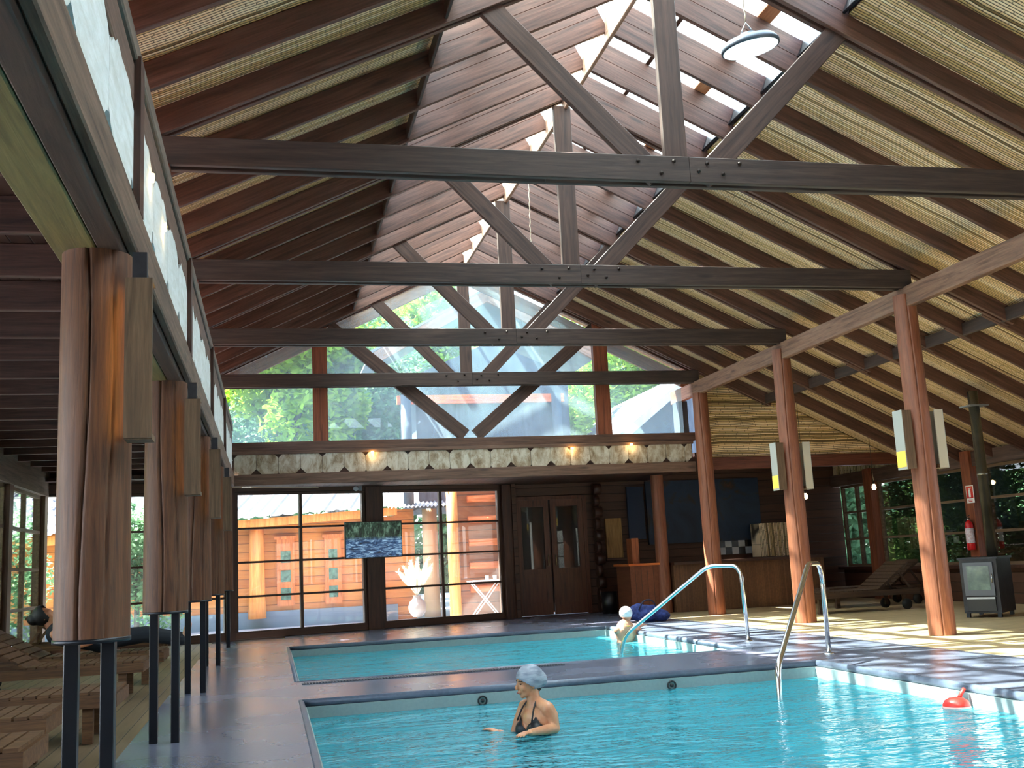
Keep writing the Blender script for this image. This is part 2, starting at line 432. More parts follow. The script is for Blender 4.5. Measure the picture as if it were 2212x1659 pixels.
# pools -----------------------------------------------------------
def pool(name, P, depth, label, ledge, group=None):
    e = empty(name, ((P['x0']+P['x1'])/2, (P['y0']+P['y1'])/2, -depth), label, 'swimming pool')
    x0, x1, y0, y1 = P['x0'], P['x1'], P['y0'], P['y1']
    w = .05; b = MB()
    b.box((x0, y0, -depth-.1), (x1, y1, -depth))
    for a, c in (((x0,y0,-depth),(x0+w,y1,-.2)), ((x1-w,y0,-depth),(x1,y1,-.2)), ((x0+w,y0,-depth),(x1-w,y0+w,-.2)), ((x0+w,y1-w,-depth),(x1-w,y1,-.2))): b.box(a, c)
    b.build('basin', BASIN, e)
    c = MB()
    for a, d in (((x0,y0,-.2),(x0+w,y1,-.055)), ((x1-w,y0,-.2),(x1,y1,-.055)), ((x0+w,y0,-.2),(x1-w,y0+w,-.055)), ((x0+w,y1-w,-.2),(x1-w,y1,-.055))): c.box(a, d)
    c.build('waterline_band', BAND, e)
    k = MB(); t = .035
    # rounded lip around the edge
    for a, d in (((x0,y0),(x0,y1)), ((x1,y0),(x1,y1)), ((x0,y0),(x1,y0)), ((x0,y1),(x1,y1))):
        k.tube([(a[0],a[1],-.028),(d[0],d[1],-.028)], t, 10)
    k.build('coping', COPE, e)
    # the step bench under the water
    b = MB()
    for a, d in ledge: b.box(a, d)
    b.build('underwater_bench', BASIN, e)
    n = 2
    MB().add([(x0+w,y0+w,ZW),(x1-w,y0+w,ZW),(x1-w,y1-w,ZW),(x0+w,y1-w,ZW)], [(0,1,2,3)])
    m = MB(); m.add([(x0+w,y0+w,ZW),(x1-w,y0+w,ZW),(x1-w,y1-w,ZW),(x0+w,y1-w,ZW)], [(0,1,2,3)])
    m.build('water', WATER, e)
    return e
near = pool('swimming_pool', NP, 1.15, 'near turquoise pool with the woman in the grey cap', [((4.3,-.95,-1.15),(5.15,9.6,-.62)), ((3.9,8.6,-1.15),(4.3,9.6,-.8))])
far = pool('swimming_pool', FP, 1.1, 'far turquoise pool beyond the grey divider', [((4.4,11.32,-1.1),(5.24,16.5,-.6))])
RING = plain('black inlet ring', H(20,22,26), .4)
for x in (1.85, 3.66):
    i = MB(); Mx = Matrix.Translation((x, 9.6, -.118)) @ Matrix.Rotation(PI/2, 4, 'X')
    i.lathe([(.045,0),(.045,.014),(.032,.014),(.032,.002)], M=Mx, cap=False)
    i.lathe([(.0,.0),(.018,.0),(.016,.018),(.0,.02)], M=Mx, cap=False)
    i.build('inlet', RING, near)

# drain strip beside the far pool
dr = MB(); dr.box((.3,10.93,.0),(3.0,11.07,.006))
e = empty('drain_channel', (.3,11.0,0), 'long dark slotted drain strip on the grey divider', 'drain')
dr.build('channel', plain('drain channel grey', H(70,76,88), .5), e)  # plain grey base under the darker slats
g = MB()
for i in range(90): g.box((.32+i*.03,10.94,.006),(.335+i*.03,11.06,.011))
tag(g.build('slat', plain('drain slat', H(30,34,42), .5), e), kind='stuff')

# ceilings --------------------------------------------------------
def slope_pt(x, off, side):          # side -1 left, +1 right; off = height above rafter underside, square to slope
    return (x, ZR - M_*abs(x-XC) + off/CO)
def slope_slab(name, xa, xb, y0, y1, off, th, mat):
    """slab on the slope with local X down the slope"""
    za, zb = ZR-M_*abs(xa-XC)+off/CO, ZR-M_*abs(xb-XC)+off/CO
    L = math.hypot(xb-xa, zb-za)
    o = MB().box((0, 0, 0), (L, y1-y0, th)).build(name, mat)
    o.rotation_euler = (0, -math.atan2(zb-za, xb-xa), 0); o.location = (xa, y0, za)
    return o
def slope_slab2(name, xa, xb, y0, y1, off, th, mat):
    if xb < xa: xa, xb = xb, xa
    return slope_slab(name, xa, xb, y0, y1, off, th, mat)
RD = .20                                       # rafter depth
struct(slope_slab2('ceiling', -1.35, 1.48, YB, 18.9, RD+.003, .03, CANE))
struct(slope_slab2('ceiling', XC+1.72, 12.5, YB, 18.9, RD+.003, .03, CANE))
CW = .19   # raised curb of the skylight
METAL = mottled('grey roof metal', H(120,122,126), H(150,152,156), 3, .5, .2)
struct(slope_slab2('roof', -1.4, 1.46, YB-.1, 18.95, RD+.06, .05, METAL))
struct(slope_slab2('roof', XC+1.74, 12.6, YB-.1, 18.95, RD+.06, .05, METAL))
# left aisle and back zone ceilings
struct(MB().box((-5.5, YB, 3.07), (-.78, 18.9, 3.12)).build('ceiling', WALLUP))  # runs past the left wall: unseen eave added to block direct sun
struct(MB().box((-3.9, 18.15, 2.74), (-.6, 20.9, 2.8)).box((-.6, 18.15, 2.62), (7.7, 20.9, 2.7)).box((7.7,18.15,2.85),(12.2,20.9,2.92)).build('ceiling', WALLUP))

# skylight sheets: one per bay on each side of the ridge ----------
TRY = [-1.8, 1.4, 4.64, 7.88, 11.12, 14.39, 17.80]
def corrugated(name, xa, xb, y0, y1, off, mat, pitch=.09, amp=.014):
    if xb < xa: xa, xb = xb, xa
    za, zb = ZR-M_*abs(xa-XC)+off/CO, ZR-M_*abs(xb-XC)+off/CO
    L = math.hypot(xb-xa, zb-za); n = int((y1-y0)/pitch)*4
    vs = []
    for i in range(n+1):
        y = (y1-y0)*i/n; z = amp*math.sin(2*PI*y/pitch)
        vs += [(0, y, z), (L, y, z)]
    m = MB(); m.add(vs, [(2*i, 2*i+1, 2*i+3, 2*i+2) for i in range(n)], True)
    o = m.build(name, mat); o.rotation_euler = (0, -math.atan2(zb-za, xb-xa), 0); o.location = (xa, y0, za)
    return o
for i in range(len(TRY)-1):
    y0, y1 = TRY[i], TRY[i+1]
    if i == 0: y0 = YB
    if i == 5: y1 = 18.8
    for s in (1, -1):
        o = corrugated('window_%d' % (1+2*i+(s < 0)), XC+s*.02, XC+s*(1.70 if s > 0 else 1.96), y0+.01, y1-.01, RD+.26, POLY)
        struct(o)

# walls -----------------------------------------------------------
struct(MB().box((-3.8, YB-.2, -.3), (12.2, YB, 6.0)).build('wall_behind', WALLP))
# left: low wall, frames, head beam
struct(MB().box((-3.72, YB, -.05), (-3.6, 18.45, .12)).build('wall_left', WALLP))
struct(MB().box((-3.74, YB, 2.52), (-3.5, 18.45, 3.07)).build('trim_1', wood('grey brown head beam', H(84,72,62), H(128,112,98), H(150,134,120), 'Y', .6)))
struct(MB().box((-3.74, YB, .12), (-3.52, 18.45, .17)).build('trim_2', DARKW))
# right: low wall and head beam
struct(MB().box((12.0, YB, -.05), (12.12, 20.7, .58)).build('wall_right', WALLP))
struct(MB().box((11.86, YB, .58), (12.14, 20.7, .64)).build('trim_3', DARKW))
struct(MB().box((11.88, YB, 2.33), (12.1, 20.7, 2.58)).build('trim_4', wood('dark head beam', H(58,42,36), H(92,70,60), H(120,96,84), 'Y', .6)))
struct(MB().box((12.0, YB, 2.58), (12.03, 20.75, 2.90)).build('trim_5', CANEVY))
FRAMEM = wood('window frame wood', H(72,54,40), H(118,96,74), H(148,124,98), 'Y', .55)
FRAMEU = wood('upright window frame wood', H(72,50,38), H(112,82,62), H(140,108,84), 'Z', .55)
# left wall windows and posts
wn_ = 20
def wall_window(n, x, y0, y1, z0, z1, rows, cols, t=.07, pane=None):
    f = MB()
    f.box((x-t/2,y0,z0),(x+t/2,y0+.06,z1)); f.box((x-t/2,y1-.06,z0),(x+t/2,y1,z1))
    f.box((x-t/2,y0+.06,z0),(x+t/2,y1-.06,z0+.05)); f.box((x-t/2,y0+.06,z1-.05),(x+t/2,y1-.06,z1))
    for c in range(1, cols):
        yy = y0+(y1-y0)*c/cols; f.box((x-t/2,yy-.035,z0+.05),(x+t/2,yy+.035,z1-.05))
    for r in range(1, rows):
        zz = z0+(z1-z0)*r/rows; f.box((x-t/2-.01,y0+.06,zz-.022),(x+t/2+.01,y1-.06,zz+.022))
    o = struct(f.build('window_%d' % n, FRAMEM))
    g = MB(); g.box((x-.003,y0+.05,z0+.04),(x+.003,y1-.05,z1-.04)); g.build('pane', pane or CLEAR, o)
    return o
ly = [-2.9, .2, 3.4, 6.6, 9.8, 13.0, 16.0, 18.4]
for i in range(len(ly)-1):
    wall_window(20+i, -3.62, ly[i]+.12, ly[i+1]-.12, .17, 2.52, 4, 3 if i < 6 else 2)
for i, y in enumerate(ly):
    o = MB().box((-3.7, y-.11, .17), (-3.52, y+.11, 2.52)).build('window_post', FRAMEU)
    tag(o, 'upright post between the left wall windows, ' + ('at the back left corner' if i == 7 else 'number %d from the back corner' % (8-i)), 'post', 'posts between the left windows')
ry = [-2.9, .2, 3.4, 6.6, 9.8, 13.0, 16.05, 19.2, 20.6]
for i in range(len(ry)-1):
    wall_window(30+i, 12.02, ry[i]+.13, ry[i+1]-.11, .64, 2.33, 3, 2)
RP = wood('reddish wall post', H(88,44,28), H(136,78,52), H(160,102,74), 'Z', .5)
for i, y in enumerate(ry[5:8]):
    o = MB().box((11.82, y-.12, 0), (12.0, y+.12, 2.6)).build('wall_post', RP)
    tag(o, ['reddish post of the right wall beyond the edge of the stove', 'reddish right wall post carrying the red fire extinguisher', 'reddish right wall post farthest back beside the bar'][i], 'post', 'posts of the right wall')

# glazed back wall --------------------------------------------------
ANG = math.atan(.25)
def gl_local(px, py):
    """pixel on the glazed wall -> local u,z"""
    d = fw + R_*((px-1106)/F_PX) - U_*((py-829.5)/F_PX)
    t = (19.4+.25*CAM.x-CAM.y)/(d.y-.25*d.x); p = CAM+d*t
    return p.x/math.cos(ANG), p.z
def glx(o):
    o.location = (0, 19.4, 0); o.rotation_euler = (0, 0, ANG); return o
u0 = -3.75/math.cos(ANG)
uA0, uA1 = gl_local(513,1200)[0], gl_local(783,1200)[0]
uB0, uB1 = gl_local(829,1200)[0], gl_local(1078,1200)[0]
uM = gl_local(650,1200)[0]; uN = gl_local(954,1200)[0]
uE = gl_local(1112,1200)[0]
zb_, zt_ = .13, 2.5
wm = MB()
wm.box((u0, -.06, -.05), (uE, .06, .11)); wm.box((u0, -.06, zt_+.02), (uE, .06, 2.78)); wm.box((u0-.1, -.06, 2.78), (-.6, .06, 3.09))
struct(glx(wm.build('wall_back', WALLP)))
WINF = wood('dark window frame', H(44,28,20), H(82,54,38), H(104,72,52), 'Z', .5)
def glwin(n, a, m, b):
    f = MB()
    f.box((a-.06,-.05,zb_-.04),(a,.05,zt_+.04)); f.box((b,-.05,zb_-.04),(b+.06,.05,zt_+.04))
    f.box((a,-.05,zb_-.04),(b,.05,zb_)); f.box((a,-.05,zt_),(b,.05,zt_+.04))
    f.box((m-.025,-.04,zb_),(m+.025,.04,zt_))
    for r in range(1, 4):
        z = zb_+(zt_-zb_)*r/4; f.box((a,-.035,z-.018),(b,.035,z+.018))
    o = struct(glx(f.build('window_%d' % n, WINF)))
    g = MB().box((a,-.004,zb_),(b,.004,zt_)).build('pane', GLASS)
    g.parent = o
    return o
glwin(14, uA0, uM, uA1); glwin(15, uB0, uN, uB1)
# a further window on the left behind the columns
glwin(16, -3.0, -1.9, -.80)
def glpost(a, b, label, d=.1):
    o = glx(MB().box((a,-d,0),(b,d,2.6)).build('wall_post', DARKZ)); o.name = 'wall_post'
    return tag(o, label, 'post')
glpost(uA1+.06, uB0-.06, 'dark timber post between the two big back windows behind the screen')
glpost(uB1+.06, uE+.02, 'dark timber post between the back window and the doors', .14)
glpost(-.78, uA0-.06, 'dark timber post at the left edge of the big back window')

# wall with doors and bar niche
YD = 20.75
uEx = uE*math.cos(ANG)
wb = MB()
wb.box((uEx, YD, 2.36), (12.12, YD+.12, 2.95)); wb.box((6.28, YD, 0), (12.12, YD+.12, 2.36)); wb.box((uEx-.1, YD, -.05), (4.82, YD+.12, 2.36))
struct(wb.build('wall_back', WALLP))
struct(MB().box((uEx-.05, 20.4, 0), (uEx+.03, YD, 2.7)).build('wall_return', WALLP))
DOORM = wood('dark brown door wood', H(62,32,22), H(100,56,38), H(124,76,54), 'Z', .4)
for i, (a, b) in enumerate(((4.84, 5.52), (5.56, 6.24))):
    f = MB()
    f.box((a,YD-.04,.02),(a+.11,YD+.02,2.3)); f.box((b-.11,YD-.04,.02),(b,YD+.02,2.3))
    f.box((a+.11,YD-.04,.02),(b-.11,YD+.02,.26)); f.box((a+.11,YD-.03,.26),(b-.11,YD,.82)); f.box((a+.11,YD-.04,.82),(b-.11,YD+.02,.92)); f.box((a+.11,YD-.04,2.16),(b-.11,YD+.02,2.3))
    o = struct(f.build('door_%d' % (i+1), DOORM))
    MB().box((a+.11,YD-.015,.92),(b-.11,YD-.005,2.16)).build('pane', GLASS, o)
    hx = b-.06 if i == 0 else a+.06
    h = MB().tube([(hx,YD-.04,.98),(hx,YD-.09,.99),(hx,YD-.09,1.17),(hx,YD-.04,1.18)], .011, 8)
    h.build('handle', plain('brass handle', (.6,.42,.2,1), .3, 1), o)
f = MB(); f.box((4.76,YD-.06,0),(4.84,YD+.02,2.36)); f.box((6.24,YD-.06,0),(6.32,YD+.02,2.36)); f.box((4.84,YD-.06,2.3),(6.24,YD+.02,2.37))
f.build('door_frame', DOORM); struct(bpy.data.objects['door_frame'])
# room beyond the doors (dim passage seen through their glass)
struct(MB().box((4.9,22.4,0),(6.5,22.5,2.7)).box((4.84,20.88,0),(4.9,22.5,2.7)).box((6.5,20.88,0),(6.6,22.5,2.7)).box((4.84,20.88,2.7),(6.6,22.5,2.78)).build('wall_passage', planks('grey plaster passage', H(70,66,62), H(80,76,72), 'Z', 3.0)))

# gable: sill, posts, glass, fascia ---------------------------------
zs0, zs1 = 3.12, 3.27
struct(MB().cbox((-.72, YG-.04, zs0), (7.64, YG+.24, zs1)).build('trim_6', wood('sill beam wood', H(58,40,32), H(98,70,56), H(124,94,78), 'X', .6)))
def gabz(x, off=0): return ZR-M_*abs(x-XC)+off
gpost = []
for x, w, lab in ((.875,.25,'dark red gable post between the left panes'), (5.93,.27,'dark red gable post between the right panes')):
    o = MB().prism([(x-w/2,zs1),(x+w/2,zs1),(x+w/2,gabz(x+w/2)-.01),(x-w/2,gabz(x-w/2)-.01)], YG, YG+.12).build('gable_post', RP)
    tag(o, lab, 'post', 'gable posts')
for x0, x1, n in ((-.62,.75,17),(1.0,5.795,18),(6.065,7.5,19)):
    pts = [(x0,zs1),(x1,zs1),(x1,gabz(x1)+.15)]+([(XC,gabz(XC)+.15)] if x0 < XC < x1 else [])+[(x0,gabz(x0)+.15)]
    o = MB().prism(pts, YG+.13, YG+.136).build('window_%d' % n, GLASSD); struct(o)
# gable edge timbers
VERGE = wood('pale outside rafter wood', H(104,78,62), H(156,122,100), H(184,152,130), 'X', .6)
for s in (-1, 1):
    xe = XL if s < 0 else XR
    a = (XC, YG+.17, ZR+RD/2/CO-.0); b = (xe+s*.4, YG+.17, gabz(xe+s*.4)+RD/2/CO)
    tag(beam('gable_rafter', a, b, .10, RD, RAFTER), 'dark %s rafter framing the top of the gable glass' % ('left' if s < 0 else 'right'), 'rafter', 'gable rafters')
    a = (XC+s*.02, 18.78, ZR+.02); b = (xe+s*.6, 18.78, gabz(xe+s*.6)+.02)
    tag(beam('verge_rafter', a, b, .06, .24, VERGE), 'sunlit %s rafter outside the gable glass under the roof overhang' % ('left' if s < 0 else 'right'), 'rafter', 'outside gable rafters')
# gable end of the right aisle in level canes
o = MB().prism([(7.84,2.80),(11.99,2.80),(11.99,2.81),(11.9,gabz(11.9)+.21),(7.84,gabz(7.84)+.21)], 18.0, 18.05).build('wall_aisle_end', CANEH); struct(o)
struct(MB().cbox((7.8,17.92,2.58),(12.0,18.1,2.80)).build('trim_7', wood('reddish lintel', H(70,36,26), H(112,64,48), H(140,92,72), 'X', .5)))

# painted fascia with pointed boards
PAINT = mottled('peeling white paint', H(196,192,180), H(232,232,226), 9, .7, 0, .4, (1,1,.35))
def aged_board_mat(name, stretch):
    m, n, l, p, o = newmat(name)
    v = coords(n, l, stretch)
    f = noise(n, l, v, 5, 9, .7, .5)
    c = ramp(n, l, f, [(.30, H(100,78,56)), (.42, H(146,128,104)), (.55, H(180,168,150)), (.8, H(206,200,186))])
    s = noise(n, l, coords(n, l, (1,1,1)), 60, 2)
    c = mixc(n, l, ramp(n, l, s, [(.28,(1,1,1,1)),(.33,(0,0,0,1))]), c, H(70,54,42))
    l.new(c, p.inputs['Base Color']); p.inputs['Roughness'].default_value = .75
    bump(n, l, f, p, .5, .01); return m
AGED = aged_board_mat('aged whitewashed board', (1.6,1.6,.8))
def aged_white(name):
    m, n, l, p, o = newmat(name)
    f = noise(n, l, coords(n, l, (1,.5,2)), 6, 10, .75, .8)
    c = ramp(n, l, f, [(.26, H(120,104,84)), (.34, H(208,210,204)), (.6, H(232,236,236)), (.85, H(246,248,248))])
    l.new(c, p.inputs['Base Color']); p.inputs['Roughness'].default_value = .7
    bump(n, l, f, p, .5, .008); return m
AGEDW = aged_white('peeling white board')
FT = wood('worn fascia trim', H(66,46,36), H(112,84,68), H(140,112,94), 'X', .65)
FTY = wood('worn fascia trim along the hall', H(70,54,44), H(120,100,84), H(150,130,114), 'Y', .65)
e = empty('gable_fascia', (3.4, YG-.1, 2.55), 'grey brown fascia of pointed boards under the gable windows', 'fascia')
MB().box((-.58, YG-.03, 2.55), (7.56, YG+.02, zs0)).build('backing_board', wood('backing wood', H(48,32,26), H(78,52,42), H(96,68,56), 'X', .7), e)
MB().cbox((-.6, YG-.10, 2.55), (7.58, YG+.06, 2.73)).build('bottom_rail', FT, e)
MB().cbox((-.6, YG-.07, 3.06), (7.58, YG-.02, zs0)).build('top_rail', FT, e)
x = -.56; i = 0; bw = .362
random.seed(3)
while x < 7.5:
    x1 = min(x+bw, 7.54)
    big, small = .085, .022
    a = big if i % 2 == 0 else small; b = small if i % 2 == 0 else big
    z0, z1 = 2.735, 3.085; j = lambda: random.uniform(-.006,.006)
    # left joint: top notch a, bottom b ; right joint: top b', bottom a'
    pts = [(x+b+j(), z0), (x1-a, z0), (x1-.003, z0+a+j()), (x1-.003, z1-b), (x1-b, z1+j()), (x+a, z1), (x+.003, z1-a+j()), (x+.003, z0+b)]
    MB().prism(pts, YG-.055, YG-.032).build('pointed_board', AGED, e)
    x = x1; i += 1

# left fascia along the pool side, same make but broken
XF = -.60
e = empty('side_fascia', (XF, 9, 2.5), 'long fascia of peeling white boards over the left columns', 'fascia')
MB().box((XF-.03, 1.4, 2.72), (XF, YG-.1, 3.5)).build('backing_board', wood('side backing wood', H(72,52,42), H(112,86,72), H(132,106,92), 'Y', .7), e)
def ybeam(name, x0, x1, z0, z1, mat, parent, y0=1.4, y1=YG-.1, c=.008):
    o = MB().cbox((y0, -x1, z0), (y1, -x0, z1), c).build(name, mat)
    o.rotation_euler = (0, 0, PI/2)
    put(o, parent); return o
ybeam('bottom_rail', XF+.002, XF+.05, 2.53, 2.74, wood('side rail wood', H(66,48,38), H(112,90,74), H(146,122,104), 'X', .65), e)
ybeam('top_rail', XF-.02, XF+.02, 3.24, 3.44, wood('side top rail wood', H(70,50,40), H(118,92,78), H(140,114,98), 'X', .65), e)
ybeam('cap_rail', XF-.06, XF+.035, 3.46, 3.56, wood('side cap rail wood', H(70,58,50), H(122,106,94), H(150,134,122), 'X', .65), e)
random.seed(11)
y = 1.6; i = 0
while y < YG-.2:
    L = .8; y1 = min(y+L, YG-.12)
    top = []; bot = []; n = 16
    for k in range(n+1):
        t = k/n; yy = y+(y1-y)*t
        tri = abs(t-.5)*2
        bot.append((yy, 2.76+.10*max(0, tri-.45)/.55+random.uniform(-.014,.022)+(.05 if random.random() < .1 else 0)))
        top.append((yy, 3.27-.09*max(0, tri-.55)/.45+random.uniform(-.02,.01)))
    MB().prism(bot+top[::-1], XF+.003, XF+.020, 'x').build('broken_board', AGEDW, e)
    y = y1+.004; i += 1
# bare ends around the post brackets
for k, y in enumerate((4.64, 7.86, 11.1, 14.35)):
    MB().box((XF+.02, y+.12, 2.74), (XF+.05, y+.26, 3.48)).build('cover_strip', DARKZ, e)
tag(MB().cbox((1.4,.70,2.49),(YG-.1,.88,2.545)).build('lower_plank', PLANKG), 'greenish plank lying on the left columns under the dark beam', 'plank')
bpy.data.objects['lower_plank'].rotation_euler = (0,0,PI/2)
o = MB().cbox((1.4,.60,2.49),(YG-.1,.695,2.80)).build('side_beam', wood('dark mottled beam', H(36,26,22), H(74,54,44), H(100,76,62), 'X', .6)); o.rotation_euler = (0,0,PI/2)
tag(o, 'dark beam running over the left columns behind the white fascia', 'beam')
o = MB().cbox((1.4,.79,2.86),(YG+.1,.87,3.05)).build('side_beam', TIE); o.rotation_euler = (0,0,PI/2)
tag(o, 'joist bearer over the left aisle behind the fascia', 'beam')

# ================================================================ TIMBER FRAME
_rf = {}
def rafter(name, a, b, parent=None):
    """rafter from the ridge a to the eave b, deeper where it carries the raised skylight"""
    a, b = Vector(a), Vector(b); L = (b-a).length; key = round(L, 3)
    if key not in _rf:
        m = MB().cbox((-L/2,-.025,-RD/2), (L/2,.025,RD/2-.001), .005); m.cbox((-L/2,-.0245,RD/2-.001), (-L/2+(1.70 if b.x > a.x else 1.96)/CO,.0245,RD/2+CW), .004)
        _rf[key] = m.mesh(name, RAFTER)
    o = bpy.data.objects.new(name, _rf[key]); COL.objects.link(o)
    x = (b-a).normalized(); y = Vector((0,0,1)).cross(x).normalized(); z = x.cross(y)
    o.rotation_euler = Matrix((x,y,z)).transposed().to_euler(); o.location = (a+b)/2
    if parent: put(o, parent)
    return o
ZT0, ZT1 = 4.185, 4.41
ORD = {3: 'nearest', 4: 'second', 5: 'third', 6: 'farthest'}
bolt_me = MB().lathe([(.0,0),(.017,0),(.017,.008),(.010,.012),(.010,.02),(0,.02)], seg=10, cap=False, M=Matrix.Rotation(PI/2,4,'X')).mesh('bolt', plain('rusty bolt', H(44,34,30), .5, .6))
for i, y in enumerate(TRY):
    if i < 2: continue
    lab = {2: 'roof truss just above the camera', 3: 'nearest roof truss with wide beam and V braces', 4: 'second roof truss from the front with V braces', 5: 'third roof truss from the front, small V braces', 6: 'farthest roof truss standing just before the gable glass'}[i]
    e = empty('roof_truss', (XC, y, ZT0), lab, 'roof truss')
    # doubled tie with a gap, with a splice to the right of the king post
    for k, (ya, sp) in enumerate(((y+.03, .04), (y+.15, -1.2))):
        beam('tie_beam', (XL-.05, ya, (ZT0+ZT1)/2), (XC+sp-.002, ya, (ZT0+ZT1)/2), .055, ZT1-ZT0, TIE, e)
        beam('tie_beam', (XC+sp+.002, ya, (ZT0+ZT1)/2), (XR+.06, ya, (ZT0+ZT1)/2), .055, ZT1-ZT0, TIE, e)
    kz = 6.36
    kp = MB().cbox((ZT1-.2, -.028, -.105), (kz, .028, .105)).build('king_post', STRUTM)
    kp.rotation_euler = (0, -PI/2, 0); kp.location = (XC-.05, y+.09, 0); put(kp, e)
    for s in (-1, 1):
        a = Vector((XC-.02+s*.20, y+.09, ZT0+.06)); b = Vector((XC+s*1.62, y+.09, ZR-M_*1.62+.02))
        beam('brace', a, b, .058, .20, STRUTM, e)
        xe = XL-.45 if s < 0 else 9.2
        for yo in (y+.045, y+.135):
            rafter('principal_rafter', (XC+s*.03, yo, ZR-M_*.03+RD/2/CO-.0), (xe, yo, ZR-M_*abs(xe-XC)+RD/2/CO), e)
    for dx, dz in ((-.42,.17),(-.22,.07),(-.10,.18),(.12,.10),(.20,.17),(.34,.08),(.50,.18)):
        o = bpy.data.objects.new('bolt', bolt_me); COL.objects.link(o); o.location = (XC+dx, y+.003, ZT0+dz); put(o, e)
# V braces of the gable frame
e = empty('gable_brace_frame', (XC, YG+.05, zs1), 'V of dark red braces in front of the gable glass on the sill', 'brace')
for s in (-1, 1):
    xe = XC+s*2.55
    beam('brace', (XC+s*.10, YG+.055, zs1+.05), (XC+s*2.42, YG+.055, ZR-M_*2.42-.02), .10, .23, STRUTM, e)

# common rafters
names = ['first', 'second', 'third']
for i in range(1, 6):
    y0, y1 = TRY[i], TRY[i+1]
    bay = {1: 'over the camera', 2: 'before the nearest truss', 3: 'between the nearest and second truss', 4: 'between the second and third truss', 5: 'between the third and farthest truss'}[i]
    for k in range(1, 4):
        y = y0+.09+(y1-y0)*k/4
        jz = random.uniform(-.008, .008)
        for s in (-1, 1):
            xe = XL-.45 if s < 0 else 9.22
            a = (XC+s*.03, y, ZR-M_*.03+RD/2/CO+jz); b = (xe, y, ZR-M_*abs(xe-XC)+RD/2/CO+jz)
            o = rafter('rafter', a, b)
            tag(o, '%s roof rafter %s, %s of three from the front' % ('left' if s < 0 else 'right', bay, names[k-1]), 'rafter', 'rafters of the %s roof slope' % ('left' if s < 0 else 'right'))
    for k in range(0, 4):
        y = y0+.09+(y1-y0)*k/4+.06
        if k == 0: y += .05
        o = beam('aisle_rafter', (8.9, y, ZR-M_*(8.9-XC)+RD/2/CO), (12.25, y, ZR-M_*(12.25-XC)+RD/2/CO), .05, RD, RAFTER)
        tag(o, 'rafter over the right aisle %s, %s' % (bay, ['at the truss line', 'first after it', 'second after it', 'third after it'][k]), 'rafter', 'rafters over the right aisle')
        yn = y0+.09+(y1-y0)*(k+1)/4+.06+(.05 if k == 3 else 0)
        zc = ZR-M_*(9.08-XC)+.09
        o = beam('blocking_piece', (9.08, y+.026, zc), (9.08, yn-.026, zc), .05, .17, TIE)
        tag(o, 'blocking between right aisle rafters %s, %s' % (bay, ['first', 'second', 'third', 'fourth'][k]), 'blocking', 'blocking row over the right aisle')
# ridge board
o = beam('ridge_board', (XC, YB, 6.50), (XC, 18.8, 6.50), .045, .34, wood('pale ridge wood', H(120,92,78), H(172,142,124), H(200,172,154), 'X', .6))
tag(o, 'ridge board running along the top of the roof', 'ridge beam')
# purlins of the skylight
for s in (-1, 1):
    for k, (dx, w, h, mt, lab) in enumerate(((1.36,.15,.05,wood('pale purlin wood', H(150,100,70), H(196,146,112), H(214,170,138), 'X', .6),'pale orange purlin crossing under the skylight sheets'), (.75,.05,.05,DARKW,'thin dark purlin crossing under the skylight sheets'), (1.93,.03,.27,BLACKM,'black curb board along the foot of the skylight'))):
        if k == 2: dx = 1.73 if s > 0 else 1.99
        z = ZR-M_*dx+(RD+(CW+.03 if w > .03 else .12))/CO
        o = beam('purlin', (XC+s*dx, YB, z), (XC+s*dx, 18.7, z), w, h, mt, upv=(s*SI,0,CO))
        tag(o, lab+(' on the left slope' if s < 0 else ' on the right slope'), 'purlin', 'skylight purlins')
for i in range(2, 6):
    for k in range(4):
        ya = TRY[i]+.09+(TRY[i+1]-TRY[i])*k/4+.03+(.05 if k == 0 else 0); yb = TRY[i]+.09+(TRY[i+1]-TRY[i])*(k+1)/4-.03-(.05 if k == 3 else 0)
        zc = ZR-M_*2.0+.11
        o = beam('blocking_piece', (XC-2.0, ya, zc), (XC-2.0, yb, zc), .03, .15, TIE)
        tag(o, 'small blocking between left rafters at the skylight foot, bay %d from the camera, piece %d' % (i-1, k+1), 'blocking', 'blocking row at the foot of the left skylight')
# right plate and columns
o = beam('wall_plate', (XR+.0, YB, 4.07), (XR+.0, 19.0, 4.07), .10, .25, wood('grey brown plate', H(84,58,46), H(140,106,86), H(166,134,112), 'X', .6))
tag(o, 'long grey brown beam sloping over the right round columns', 'beam')
def column(name, x, y, r0, r1, z0, z1, mat, label, group, crack=None, lean=(0,0)):
    m = MB(); seg = 128; rings = 16; vs = []
    ph = random.uniform(0, 6); 
    for j in range(rings+1):
        t = j/rings; z = z0+(z1-z0)*t; r = r0+(r1-r0)*t
        for i in range(seg):
            a = 2*PI*i/seg
            rr = r*(1+.014*math.sin(2*a+ph+t*2)+.003*math.sin(5*a+ph*2-t*3))
            if crack is not None:
                for ca, cw, cdp in crack:
                    d = abs((a-ca-.10*math.sin(t*5+ph)+PI) % (2*PI)-PI)
                    if d < cw: rr -= r*cdp*(1-d/cw)
            vs.append((rr*math.cos(a), rr*math.sin(a), z))
    m.add(vs, [(j*seg+i, j*seg+(i+1)%seg, (j+1)*seg+(i+1)%seg, (j+1)*seg+i) for j in range(rings) for i in range(seg)], True)
    m.add([vs[i] for i in range(seg)], [tuple(range(seg-1,-1,-1))]); m.add([vs[rings*seg+i] for i in range(seg)], [tuple(range(seg))])
    o = m.build(name, mat); o.location = (x, y, 0)
    return tag(o, label, 'column', group)
